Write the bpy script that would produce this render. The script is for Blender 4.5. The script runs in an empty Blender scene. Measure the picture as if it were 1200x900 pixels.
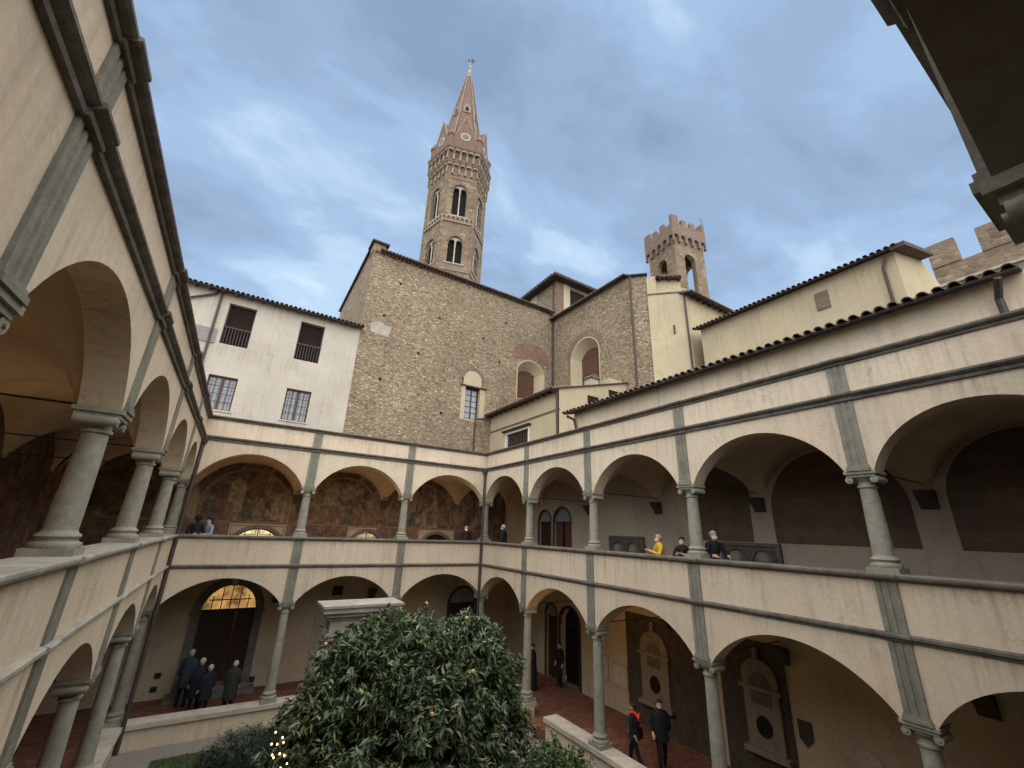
import bpy, bmesh, math, random
import numpy as np
from mathutils import Vector, Matrix
R = math.radians
random.seed(7); rng = np.random.default_rng(7)
sc = bpy.context.scene
col = sc.collection

# ------------------------------------------------------------------ camera
cam_d = bpy.data.cameras.new('camera'); cam = bpy.data.objects.new('camera', cam_d); col.objects.link(cam)
sc.camera = cam
CP = Vector((-10.2763, -18.9588, 0.5053))
fw = Vector((0.49313, 0.80419, 0.33181)); rt = Vector((0.84548, -0.53287, 0.03496)); up = Vector((-0.20492, -0.26330, 0.94270))
m3 = Matrix((rt, up, -fw)).transposed()
cam.matrix_world = Matrix.Translation(CP) @ m3.to_4x4()
cam_d.sensor_fit = 'HORIZONTAL'; cam_d.sensor_width = 36.0; cam_d.lens = 36.0*491.93/1200
cam_d.clip_start = 0.02; cam_d.clip_end = 2000

# ------------------------------------------------------------------ sky, sun, exposure
SUN_EL, SUN_AZ = R(60), R(200)          # azimuth of the light, clockwise from +y
w = bpy.data.worlds.new('World'); sc.world = w; w.use_nodes = True
nt = w.node_tree; nt.nodes.clear()
def wn(t, **k):
    n = nt.nodes.new(t)
    for a, b in k.items(): setattr(n, a, b)
    return n
wo = wn('ShaderNodeOutputWorld'); bg = wn('ShaderNodeBackground'); bg.inputs['Strength'].default_value = 0.1
nt.links.new(bg.outputs[0], wo.inputs[0])
sky = wn('ShaderNodeTexSky', sky_type='NISHITA'); sky.sun_disc = False
sky.sun_elevation = SUN_EL; sky.sun_rotation = SUN_AZ; sky.air_density = 1.3; sky.dust_density = 1.5
tc = wn('ShaderNodeTexCoord'); sep = wn('ShaderNodeSeparateXYZ'); nt.links.new(tc.outputs['Generated'], sep.inputs[0])
den = wn('ShaderNodeMath', operation='ADD'); den.inputs[1].default_value = 0.22
absz = wn('ShaderNodeMath', operation='ABSOLUTE'); nt.links.new(sep.outputs['Z'], absz.inputs[0]); nt.links.new(absz.outputs[0], den.inputs[0])
dx = wn('ShaderNodeMath', operation='DIVIDE'); dy = wn('ShaderNodeMath', operation='DIVIDE')
nt.links.new(sep.outputs['X'], dx.inputs[0]); nt.links.new(den.outputs[0], dx.inputs[1])
nt.links.new(sep.outputs['Y'], dy.inputs[0]); nt.links.new(den.outputs[0], dy.inputs[1])
cmb = wn('ShaderNodeCombineXYZ'); nt.links.new(dx.outputs[0], cmb.inputs[0]); nt.links.new(dy.outputs[0], cmb.inputs[1])
n1 = wn('ShaderNodeTexNoise'); n1.inputs['Scale'].default_value = 2.1; n1.inputs['Detail'].default_value = 7; n1.inputs['Roughness'].default_value = 0.55; n1.inputs['Distortion'].default_value = 0.25
mp = wn('ShaderNodeMapping'); mp.inputs['Location'].default_value = (3.3, 1.9, 0.4); mp.inputs['Rotation'].default_value = (0, 0, 0.5); mp.inputs['Scale'].default_value = (1.0, 1.45, 1)
nt.links.new(cmb.outputs[0], mp.inputs[0]); nt.links.new(mp.outputs[0], n1.inputs['Vector'])
cr = wn('ShaderNodeValToRGB'); nt.links.new(n1.outputs['Fac'], cr.inputs[0])
cr.color_ramp.interpolation = 'EASE'
e = cr.color_ramp.elements
e[0].position = 0.30; e[0].color = (0.190, 0.265, 0.390, 1)
e[1].position = 0.84; e[1].color = (0.60, 0.735, 0.85, 1)
x = cr.color_ramp.elements.new(0.44); x.color = (0.240, 0.335, 0.480, 1)
x = cr.color_ramp.elements.new(0.56); x.color = (0.290, 0.410, 0.580, 1)
x = cr.color_ramp.elements.new(0.68); x.color = (0.405, 0.54, 0.69, 1)
low = wn('ShaderNodeMath', operation='SUBTRACT'); low.inputs[0].default_value = 1.0; nt.links.new(absz.outputs[0], low.inputs[1])
low2 = wn('ShaderNodeMath', operation='POWER'); nt.links.new(low.outputs[0], low2.inputs[0]); low2.inputs[1].default_value = 2.0
low3 = wn('ShaderNodeMath', operation='MULTIPLY_ADD'); nt.links.new(low2.outputs[0], low3.inputs[0]); low3.inputs[1].default_value = 0.11; nt.links.new(n1.outputs['Fac'], low3.inputs[2])
nt.links.new(low3.outputs[0], cr.inputs[0])
sc10 = wn('ShaderNodeVectorMath', operation='SCALE'); sc10.inputs['Scale'].default_value = 3.05
nt.links.new(cr.outputs[0], sc10.inputs[0])
mx = wn('ShaderNodeMix', data_type='RGBA'); mx.inputs['Factor'].default_value = 0.94
nt.links.new(sky.outputs[0], mx.inputs['A']); nt.links.new(sc10.outputs[0], mx.inputs['B'])
nt.links.new(mx.outputs['Result'], bg.inputs['Color'])

sun_d = bpy.data.lights.new('sun', 'SUN'); sun = bpy.data.objects.new('sun', sun_d); col.objects.link(sun)
sun_d.energy = 1.5; sun_d.angle = R(140); sun_d.color = (1.0, 0.925, 0.83)
sd = Vector((math.sin(SUN_AZ)*math.cos(SUN_EL), math.cos(SUN_AZ)*math.cos(SUN_EL), math.sin(SUN_EL)))
sun.rotation_euler = (-sd).to_track_quat('-Z', 'Y').to_euler()

sc.view_settings.view_transform = 'Standard'; sc.view_settings.look = 'None'
sc.view_settings.gamma = 1.0; sc.view_settings.use_curve_mapping = False
sc.view_settings.exposure = 2.1
sc.render.resolution_x = 1024; sc.render.resolution_y = 768
sc.render.engine = 'CYCLES'
sc.cycles.max_bounces = 8; sc.cycles.diffuse_bounces = 5

# ------------------------------------------------------------------ materials
MATS = {}
class NB:
    def __init__(s, name, rough=0.85, spec=0.25):
        s.m = bpy.data.materials.new(name); s.m.use_nodes = True
        s.t = s.m.node_tree; s.b = s.t.nodes['Principled BSDF']
        s.b.inputs['Roughness'].default_value = rough; s.b.inputs['Specular IOR Level'].default_value = spec
        s.co = s.t.nodes.new('ShaderNodeTexCoord').outputs['Object']
    def n(s, t, **k):
        n = s.t.nodes.new(t)
        for a, b in k.items(): setattr(n, a, b)
        return n
    def L(s, a, b): s.t.links.new(a, b)
    def mapping(s, scale=(1,1,1), rot=(0,0,0), loc=(0,0,0), src=None):
        m = s.n('ShaderNodeMapping'); m.inputs['Scale'].default_value = scale; m.inputs['Rotation'].default_value = rot; m.inputs['Location'].default_value = loc
        s.L(src or s.co, m.inputs[0]); return m.outputs[0]
    def noise(s, scale, detail=5, rough=0.6, vec=None, dist=0):
        n = s.n('ShaderNodeTexNoise'); n.inputs['Scale'].default_value = scale; n.inputs['Detail'].default_value = detail
        n.inputs['Roughness'].default_value = rough; n.inputs['Distortion'].default_value = dist
        s.L(vec or s.co, n.inputs['Vector']); return n.outputs['Fac']
    def ramp(s, fac, stops, inter='LINEAR'):
        r = s.n('ShaderNodeValToRGB'); r.color_ramp.interpolation = inter; el = r.color_ramp.elements
        while len(el) < len(stops): el.new(0.5)
        for e_, (p, c) in zip(el, stops):
            e_.position = p; e_.color = (c, c, c, 1) if isinstance(c, (int, float)) else (*c, 1)
        s.L(fac, r.inputs[0]); return r.outputs[0]
    def mix(s, f, a, b, mode='MIX'):
        m = s.n('ShaderNodeMix', data_type='RGBA', blend_type=mode)
        for inp, v in (('Factor', f), ('A', a), ('B', b)):
            if isinstance(v, (int, float)): m.inputs[inp].default_value = v if inp == 'Factor' else (v, v, v, 1)
            elif isinstance(v, tuple): m.inputs[inp].default_value = (*v, 1)
            else: s.L(v, m.inputs[inp])
        return m.outputs['Result']
    def color(s, c):
        if isinstance(c, tuple): s.b.inputs['Base Color'].default_value = (*c, 1)
        else: s.L(c, s.b.inputs['Base Color'])
    def bump(s, h, strength=0.3, dist=0.02):
        b = s.n('ShaderNodeBump'); b.inputs['Strength'].default_value = strength; b.inputs['Distance'].default_value = dist
        s.L(h, b.inputs['Height']); s.L(b.outputs[0], s.b.inputs['Normal'])

def plaster(name, base, stain, streak=0.5, patch=None, rough_b=0.25, ledges=()):
    k = NB(name, 0.9, 0.15)
    big = k.noise(0.45, 6, 0.62, dist=0.4)
    c = k.mix(k.ramp(big, [(0.34, 0), (0.68, 1)]), base, tuple(v*0.84 for v in base))
    if patch: c = k.mix(k.ramp(k.noise(0.9, 5, 0.6, k.mapping(loc=(4, 2, 7)), 0.8), [(0.50, 0), (0.70, 0.75)]), c, patch)
    st = k.noise(1.0, 6, 0.65, k.mapping((5.5, 5.5, 0.35)))
    st2 = k.noise(1.0, 4, 0.6, k.mapping((0.6, 0.6, 0.9), loc=(9, 3, 1)))
    def mul(p, q):
        f = k.n('ShaderNodeMath', operation='MULTIPLY')
        for i, v_ in enumerate((p, q)):
            if isinstance(v_, (int, float)): f.inputs[i].default_value = v_
            else: k.L(v_, f.inputs[i])
        return f.outputs[0]
    c = k.mix(mul(mul(k.ramp(st, [(0.50, 0), (0.72, 1)]), k.ramp(st2, [(0.38, 0.15), (0.66, 1)])), streak), c, stain)
    # worn blotches with their own outline, and hairline cracks
    bl_ = k.noise(1.7, 7, 0.72, k.mapping(loc=(2.5, 8, 3)), 0.5)
    c = k.mix(k.ramp(bl_, [(0.60, 0), (0.635, 0.42), (0.70, 0.5)]), c, tuple(0.55*p+0.45*q for p, q in zip(base, stain)))
    vc = k.n('ShaderNodeTexVoronoi', feature='DISTANCE_TO_EDGE'); vc.inputs['Scale'].default_value = 0.55
    wv = k.n('ShaderNodeTexNoise'); wv.inputs['Scale'].default_value = 1.6; wv.inputs['Detail'].default_value = 6; k.L(k.co, wv.inputs['Vector'])
    wa = k.n('ShaderNodeVectorMath', operation='MULTIPLY_ADD'); k.L(wv.outputs['Color'], wa.inputs[0]); wa.inputs[1].default_value = (1.2, 1.2, 1.2); k.L(k.co, wa.inputs[2]); k.L(wa.outputs[0], vc.inputs['Vector'])
    c = k.mix(mul(k.ramp(vc.outputs['Distance'], [(0.0, 0.55), (0.006, 0)]), k.ramp(st2, [(0.45, 0), (0.6, 1)])), c, tuple(v*0.8 for v in stain))
    if ledges:      # rain streaks hanging from the stone ledges
        g = k.n('ShaderNodeNewGeometry'); sz = k.n('ShaderNodeSeparateXYZ'); k.L(g.outputs['Position'], sz.inputs[0])
        nar = k.noise(1.0, 3, 0.7, k.mapping((11, 11, 0.25), loc=(1, 5, 0)))
        for zl, ln in ledges:
            mr = k.n('ShaderNodeMapRange'); mr.clamp = True; k.L(sz.outputs['Z'], mr.inputs['Value'])
            mr.inputs['From Min'].default_value = zl-ln; mr.inputs['From Max'].default_value = zl; mr.inputs['To Min'].default_value = 0; mr.inputs['To Max'].default_value = 1
            lt = k.n('ShaderNodeMath', operation='LESS_THAN'); k.L(sz.outputs['Z'], lt.inputs[0]); lt.inputs[1].default_value = zl+0.02
            m1 = mul(mr.outputs[0], lt.outputs[0])
            c = k.mix(mul(mul(mul(m1, k.ramp(nar, [(0.46, 0), (0.66, 1)])), k.ramp(st2, [(0.40, 0.08), (0.60, 1)])), 0.45), c, tuple(v*0.85 for v in stain))
    fine = k.noise(14, 6, 0.7)
    c = k.mix(0.22, c, k.ramp(fine, [(0.3, 0.6), (0.7, 1.35)]), 'MULTIPLY')
    k.color(c); k.bump(k.noise(9, 6, 0.6), rough_b, 0.012)
    MATS[name] = k.m
plaster('plaster', (0.655, 0.555, 0.415), (0.260, 0.215, 0.165), 0.70, (0.64, 0.49, 0.36), ledges=((4.12, 0.75), (3.30, 0.8), (-0.10, 0.75), (-1.07, 0.5)))
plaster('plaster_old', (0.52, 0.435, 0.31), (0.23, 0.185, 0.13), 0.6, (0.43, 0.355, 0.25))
plaster('white_plaster', (0.50, 0.46, 0.39), (0.30, 0.255, 0.20), 0.75, (0.42, 0.375, 0.31), ledges=((11.05, 2.2), (8.42, 1.4), (5.25, 1.0), (5.02, 0.5)))
plaster('yellow_plaster', (0.48, 0.41, 0.275), (0.29, 0.235, 0.155), 0.6, (0.42, 0.355, 0.235), ledges=((11.3, 1.6), (14.1, 2.2), (7.35, 0.8), (6.28, 1.0)))
plaster('plaster_shaded', (0.20, 0.175, 0.145), (0.12, 0.10, 0.08), 0.4, (0.16, 0.14, 0.115))  # darkened plaster copy: shade of the near arch put into the colour
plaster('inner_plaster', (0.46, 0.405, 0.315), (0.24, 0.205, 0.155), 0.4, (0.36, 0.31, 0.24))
plaster('vault_plaster', (0.53, 0.445, 0.325), (0.28, 0.22, 0.15), 0.25, (0.40, 0.33, 0.23))
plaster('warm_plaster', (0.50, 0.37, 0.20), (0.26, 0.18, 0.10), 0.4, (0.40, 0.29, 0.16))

def stone(name, a, b, scale=6, rough=0.8, bump=0.35):
    k = NB(name, rough, 0.25)
    c = k.mix(k.ramp(k.noise(scale, 8, 0.68), [(0.32, 0), (0.68, 1)]), a, b)
    c = k.mix(0.5, c, k.ramp(k.noise(scale*0.22, 5, 0.6, dist=0.6), [(0.3, 0.62), (0.7, 1.3)]), 'MULTIPLY')
    sp = k.noise(scale*9, 3, 0.6); c = k.mix(0.35, c, k.ramp(sp, [(0.35, 0.6), (0.65, 1.3)]), 'MULTIPLY')
    k.color(c); k.bump(k.noise(scale*3, 7, 0.7), bump, 0.02); MATS[name] = k.m
stone('serena', (0.165, 0.162, 0.130), (0.255, 0.245, 0.195))
stone('column_stone', (0.235, 0.225, 0.175), (0.345, 0.33, 0.265))
stone('sill_dark', (0.125, 0.108, 0.088), (0.215, 0.19, 0.155), 5)
stone('serena_dark', (0.115, 0.115, 0.100), (0.185, 0.18, 0.155))
stone('moulding', (0.085, 0.074, 0.064), (0.185, 0.163, 0.14), 5)
stone('sill_stone', (0.27, 0.255, 0.215), (0.40, 0.375, 0.31), 4)
stone('pale_stone', (0.40, 0.36, 0.29), (0.55, 0.50, 0.41), 4)
stone('marble', (0.36, 0.30, 0.235), (0.50, 0.43, 0.34), 2.5, 0.55, 0.1)
stone('tower_trim', (0.20, 0.158, 0.115), (0.29, 0.235, 0.175), 3)
stone('brick_brown', (0.155, 0.105, 0.078), (0.225, 0.158, 0.12), 7)
stone('brick_red', (0.140, 0.088, 0.066), (0.20, 0.132, 0.10), 9)
stone('monument_marble', (0.18, 0.15, 0.115), (0.27, 0.225, 0.175), 2.5, 0.6, 0.1)
stone('corbel_stone', (0.045, 0.038, 0.032), (0.085, 0.072, 0.06), 6)
stone('relief_stone', (0.085, 0.08, 0.07), (0.15, 0.14, 0.122), 6)

def rubble(name, cols, mortar, sx=3.0, sz=5.2, jit=1.0, mw=0.05):
    k = NB(name, 0.92, 0.1)
    warp = k.n('ShaderNodeTexNoise'); warp.inputs['Scale'].default_value = 2.2; warp.inputs['Detail'].default_value = 3; k.L(k.co, warp.inputs['Vector'])
    vm = k.n('ShaderNodeVectorMath', operation='MULTIPLY_ADD'); k.L(warp.outputs['Color'], vm.inputs[0]); vm.inputs[1].default_value = (0.22, 0.22, 0.16); k.L(k.co, vm.inputs[2])
    v = k.mapping((sx, sx, sz), src=vm.outputs[0])
    vo = k.n('ShaderNodeTexVoronoi'); vo.inputs['Scale'].default_value = 1.0; vo.inputs['Randomness'].default_value = jit; k.L(v, vo.inputs['Vector'])
    ve = k.n('ShaderNodeTexVoronoi', feature='DISTANCE_TO_EDGE'); ve.inputs['Scale'].default_value = 1.0; ve.inputs['Randomness'].default_value = jit; k.L(v, ve.inputs['Vector'])
    sepc = k.n('ShaderNodeSeparateColor'); k.L(vo.outputs['Color'], sepc.inputs[0])
    n = len(cols)
    c = k.ramp(sepc.outputs[0], [(i/(n-1), q) for i, q in enumerate(cols)])
    c = k.mix(0.6, c, k.ramp(k.noise(7, 6, 0.7), [(0.3, 0.6), (0.7, 1.35)]), 'MULTIPLY')
    c = k.mix(0.7, c, k.ramp(k.noise(0.35, 5, 0.6, dist=0.5), [(0.3, 0.72), (0.7, 1.22)]), 'MULTIPLY')
    ed = k.ramp(ve.outputs['Distance'], [(0.0, 0), (mw, 0.55), (mw*3, 1)])
    c = k.mix(ed, mortar, c)
    k.color(c)
    hm = k.mix(0.4, ed, k.noise(9, 6, 0.7)); k.bump(hm, 0.9, 0.06); MATS[name] = k.m
rubble('rubble', [(0.150, 0.109, 0.070), (0.325, 0.253, 0.165), (0.225, 0.168, 0.110), (0.42, 0.342, 0.240), (0.28, 0.212, 0.135), (0.50, 0.42, 0.312)], (0.30, 0.246, 0.176), 6.4, 12.5)
rubble('brick_patch', [(0.20, 0.115, 0.08), (0.29, 0.175, 0.125), (0.24, 0.15, 0.105), (0.32, 0.22, 0.16)], (0.26, 0.19, 0.14), 4.5, 13.0)
rubble('rubble_far', [(0.135, 0.098, 0.066), (0.23, 0.172, 0.12), (0.185, 0.138, 0.095), (0.30, 0.238, 0.172)], (0.22, 0.17, 0.122), 1.5, 2.8)

def bricky(name, c1, c2, mortar, scale=1.0, bw=0.30, rh=0.075, vec=None, ms=0.008):
    k = NB(name, 0.85, 0.2)
    t = k.n('ShaderNodeTexBrick'); t.inputs['Scale'].default_value = scale; t.inputs['Brick Width'].default_value = bw; t.inputs['Row Height'].default_value = rh
    t.inputs['Mortar Size'].default_value = ms; t.inputs['Color1'].default_value = (*c1, 1); t.inputs['Color2'].default_value = (*c2, 1); t.inputs['Mortar'].default_value = (*mortar, 1)
    k.L(k.mapping(rot=vec or (0, 0, 0)), t.inputs['Vector'])
    c = k.mix(0.6, t.outputs['Color'], k.ramp(k.noise(2.5, 6, 0.65), [(0.3, 0.6), (0.7, 1.35)]), 'MULTIPLY')
    k.color(c); k.bump(t.outputs['Fac'], -0.4, 0.01); MATS[name] = k.m
bricky('cotto_floor', (0.235, 0.100, 0.064), (0.145, 0.064, 0.044), (0.075, 0.050, 0.038), 1, 0.34, 0.17, None, 0.012)
bricky('brick_panel', (0.135, 0.098, 0.074), (0.105, 0.078, 0.060), (0.095, 0.073, 0.058), 1, 0.28, 0.07, (R(90), 0, R(90)))

def simple(name, c, rough=0.6, metal=0.0, var=0.25, scale=12, spec=0.3):
    k = NB(name, rough, spec); k.b.inputs['Metallic'].default_value = metal
    k.color(k.mix(1.0, c, k.ramp(k.noise(scale, 5, 0.6), [(0.3, 1-var), (0.7, 1+var)]), 'MULTIPLY')); MATS[name] = k.m
simple('pipe', (0.060, 0.048, 0.042), 0.5); simple('iron', (0.025, 0.022, 0.020), 0.5)
simple('wood_dark', (0.040, 0.024, 0.016), 0.5); simple('wood_brown', (0.105, 0.050, 0.032), 0.55)
simple('wood_shutter', (0.060, 0.040, 0.033), 0.6); simple('black_void', (0.010, 0.009, 0.008), 0.9)
simple('tile', (0.150, 0.105, 0.080), 0.85, 0, 0.55, 4); simple('tile_dark', (0.060, 0.050, 0.044), 0.9, 0, 0.4, 5)
simple('eave_wood', (0.062, 0.043, 0.032), 0.8); simple('copper', (0.16, 0.105, 0.075), 0.5)
simple('white_paint', (0.70, 0.68, 0.62), 0.5); simple('grey_panel', (0.22, 0.21, 0.20), 0.7)
simple('skin', (0.52, 0.33, 0.25), 0.55); simple('hair_grey', (0.42, 0.40, 0.38), 0.7); simple('hair_dark', (0.03, 0.022, 0.018), 0.6)
simple('hair_light', (0.42, 0.34, 0.24), 0.7); simple('mask', (0.75, 0.76, 0.76), 0.8, 0, 0.05)
simple('cloth_black', (0.013, 0.013, 0.015), 0.85); simple('cloth_navy', (0.012, 0.015, 0.024), 0.85); simple('cloth_yellow', (0.62, 0.37, 0.05), 0.8)
simple('cloth_red', (0.62, 0.035, 0.045), 0.7); simple('cloth_scarf', (0.9, 0.08, 0.06), 0.8); simple('cloth_blue', (0.20, 0.26, 0.34), 0.85); simple('cloth_slate', (0.035, 0.045, 0.065), 0.85)
simple('cloth_green', (0.022, 0.028, 0.022), 0.85); simple('shoe', (0.012, 0.011, 0.010), 0.5); simple('phone', (0.01, 0.01, 0.012), 0.2)
simple('bark', (0.10, 0.075, 0.05), 0.9); simple('orange', (0.62, 0.33, 0.10), 0.5); simple('gravel', (0.22, 0.20, 0.17), 0.95, 0, 0.3, 30)
simple('wire', (0.02, 0.03, 0.02), 0.6)

def glass(name, c, rough=0.12):
    k = NB(name, rough, 0.6); k.color(c); MATS[name] = k.m
glass('window_glass', (0.24, 0.27, 0.30), 0.06)
def emit(name, c, s):
    k = NB(name); k.color((0.02, 0.02, 0.02)); k.b.inputs['Emission Color'].default_value = (*c, 1); k.b.inputs['Emission Strength'].default_value = s; MATS[name] = k.m
emit('lamp_glow', (1.0, 0.62, 0.25), 3.0); emit('fairy_glow', (1.0, 0.60, 0.28), 1.6)
def lit_pane(name, c, s):
    k = NB(name, 0.2); k.color((0.1, 0.07, 0.03))
    q = k.ramp(k.noise(2.2, 4, 0.6), [(0.35, 0.25), (0.65, 1.2)])
    k.L(k.mix(1.0, c, q, 'MULTIPLY'), k.b.inputs['Emission Color']); k.b.inputs['Emission Strength'].default_value = s; MATS[name] = k.m
lit_pane('lit_window', (1.0, 0.55, 0.18), 0.14); lit_pane('lit_hall', (1.0, 0.50, 0.13), 0.32); lit_pane('lit_white', (1.0, 0.78, 0.42), 0.24)

def fresco(name, cols, pale):
    k = NB(name, 0.85, 0.15)
    a = k.noise(0.75, 7, 0.6, k.mapping((1, 1, 0.8)), 1.3)
    c = k.ramp(a, [(0.28 + 0.44*i/(len(cols)-1), q) for i, q in enumerate(cols)])
    b = k.noise(2.6, 6, 0.7, dist=0.9)
    c = k.mix(0.85, c, k.ramp(b, [(0.35, 0.45), (0.62, 1.6)]), 'MULTIPLY')
    s_ = k.noise(1, 4, 0.6, k.mapping((1.2, 1.2, 0.35), rot=(0.3, 0.7, 0.2)), 0.6)
    c = k.mix(k.ramp(s_, [(0.57, 0), (0.65, 0.75)]), c, pale)
    k.color(c); MATS[name] = k.m
fresco('fresco', [(0.050, 0.038, 0.028), (0.125, 0.088, 0.060), (0.070, 0.056, 0.042), (0.20, 0.145, 0.095), (0.095, 0.055, 0.038)], (0.33, 0.25, 0.165))
fresco('fresco_red', [(0.072, 0.047, 0.035), (0.145, 0.092, 0.066), (0.095, 0.068, 0.050), (0.185, 0.128, 0.09)], (0.24, 0.155, 0.105))
stone('dado_frame', (0.15, 0.105, 0.075), (0.21, 0.155, 0.115), 5)

def leafmat(name, dark, mid, light):
    k = NB(name, 0.42, 0.45)
    g = k.n('ShaderNodeNewGeometry')
    c = k.ramp(g.outputs['Random Per Island'], [(0.0, dark), (0.55, mid), (0.90, tuple(0.6*a+0.4*b for a, b in zip(mid, light))), (1.0, light)])
    c = k.mix(0.6, c, k.ramp(k.noise(1.1, 3, 0.5), [(0.35, 0.6), (0.65, 1.35)]), 'MULTIPLY')
    k.color(c); MATS[name] = k.m
leafmat('leaf', (0.026, 0.045, 0.022), (0.066, 0.102, 0.040), (0.25, 0.27, 0.10))
leafmat('leaf_bright', (0.035, 0.065, 0.020), (0.060, 0.105, 0.030), (0.15, 0.20, 0.06))
leafmat('leaf_rosemary', (0.030, 0.052, 0.034), (0.055, 0.085, 0.055), (0.10, 0.14, 0.09))
leafmat('grass_blade', (0.030, 0.060, 0.012), (0.055, 0.105, 0.022), (0.10, 0.15, 0.04))
simple('soil', (0.05, 0.06, 0.025), 0.95, 0, 0.4, 6)

# ------------------------------------------------------------------ mesh helpers
ID = lambda s, t, z: (s, t, z)
class MB:
    def __init__(s, F=None): s.v = []; s.f = []; s.F = F or ID
    def add(s, vs, fs):
        o = len(s.v); s.v += [s.F(*p) for p in vs]; s.f += [tuple(i+o for i in f) for f in fs]; return s
    def box(s, x0, x1, y0, y1, z0, z1):
        return s.add([(x0,y0,z0),(x1,y0,z0),(x1,y1,z0),(x0,y1,z0),(x0,y0,z1),(x1,y0,z1),(x1,y1,z1),(x0,y1,z1)],
                     [(3,2,1,0),(4,5,6,7),(0,1,5,4),(1,2,6,5),(2,3,7,6),(3,0,4,7)])
    def prism(s, poly, axis, a, b):
        """extrude a closed 2-D outline along axis 's','t' or 'z' from a to b"""
        def P(u, v, w_): return (w_, u, v) if axis == 's' else (u, w_, v) if axis == 't' else (u, v, w_)
        n = len(poly); vs = [P(u, v, a) for u, v in poly] + [P(u, v, b) for u, v in poly]
        fs = [tuple(range(n-1, -1, -1)), tuple(range(n, 2*n))] + [(i, (i+1) % n, n+(i+1) % n, n+i) for i in range(n)]
        return s.add(vs, fs)
    def lathe(s, prof, cx=0, cy=0, n=24, cap=True):
        vs = []; fs = []
        for r, z in prof:
            for i in range(n):
                a = 2*math.pi*i/n; vs.append((cx+r*math.cos(a), cy+r*math.sin(a), z))
        for j in range(len(prof)-1):
            for i in range(n):
                k = (i+1) % n; fs.append((j*n+i, j*n+k, (j+1)*n+k, (j+1)*n+i))
        if cap: fs.append(tuple(range(n-1, -1, -1))); fs.append(tuple(range((len(prof)-1)*n, len(prof)*n)))
        return s.add(vs, fs)
    def tube(s, pts, r, n=8, cap=True):
        pts = [Vector(p) for p in pts]; rs = r if isinstance(r, (list, tuple)) else [r]*len(pts)
        vs = []; fs = []; ref = None
        for i, p in enumerate(pts):
            d = (pts[min(i+1, len(pts)-1)] - pts[max(i-1, 0)]).normalized()
            if ref is None:
                ref = Vector((0, 0, 1)) if abs(d.z) < 0.9 else Vector((1, 0, 0))
            a = d.cross(ref).normalized(); b = d.cross(a).normalized(); ref = b.cross(d) * 1.0 if False else ref
            for k in range(n):
                t = 2*math.pi*k/n; vs.append(tuple(p + (a*math.cos(t)+b*math.sin(t))*rs[i]))
        for i in range(len(pts)-1):
            for k in range(n):
                l = (k+1) % n; fs.append((i*n+k, i*n+l, (i+1)*n+l, (i+1)*n+k))
        if cap: fs.append(tuple(range(n-1, -1, -1))); fs.append(tuple(range((len(pts)-1)*n, len(pts)*n)))
        return s.add(vs, fs)
    def build(s, name, mat, parent=None, smooth=False, recalc=True):
        o0 = ORG.get(parent.name, (0, 0, 0)) if parent else (0, 0, 0)
        me = bpy.data.meshes.new(name)
        me.from_pydata([(p[0]-o0[0], p[1]-o0[1], p[2]-o0[2]) for p in s.v], [], s.f)
        if recalc:
            bm = bmesh.new(); bm.from_mesh(me); bmesh.ops.recalc_face_normals(bm, faces=bm.faces); bm.to_mesh(me); bm.free()
        if smooth:
            me.polygons.foreach_set('use_smooth', [True]*len(me.polygons))
            if smooth != 'all': me.set_sharp_from_angle(angle=R(38))
        me.materials.append(MATS[mat] if isinstance(mat, str) else mat)
        ob = bpy.data.objects.new(name, me); col.objects.link(ob)
        if parent:
            ob.parent = parent
            ORG[ob.name] = o0 if parent.name in ORG else (0, 0, 0)
        else: ORG[ob.name] = (0, 0, 0)
        return ob
ORG = {}
def thing(name, label, cat, loc=(0, 0, 0), group=None):
    o = bpy.data.objects.new(name, None); col.objects.link(o); o.location = loc; o.empty_display_size = 0.2
    o['label'] = label; o['category'] = cat
    if group: o['group'] = group
    ORG[o.name] = tuple(loc); return o
def tag(o, label, cat, group=None):
    o['label'] = label; o['category'] = cat
    if group: o['group'] = group
    return o
def inst(src, name, parent, loc, rz=0.0):
    """another object on the same mesh; loc is in world metres"""
    o = bpy.data.objects.new(name, src if isinstance(src, bpy.types.Mesh) else src.data); col.objects.link(o)
    if parent:
        o.parent = parent; b = ORG.get(parent.name, (0, 0, 0)); loc = tuple(a-c for a, c in zip(loc, b)); ORG[o.name] = b
    o.location = loc; o.rotation_euler.z = rz; return o
def mesh_of(mb, name, mat, smooth=True):
    o = mb.build(name, mat, None, smooth); me = o.data; bpy.data.objects.remove(o); return me
def struct(o): o['kind'] = 'structure'; return o

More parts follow.
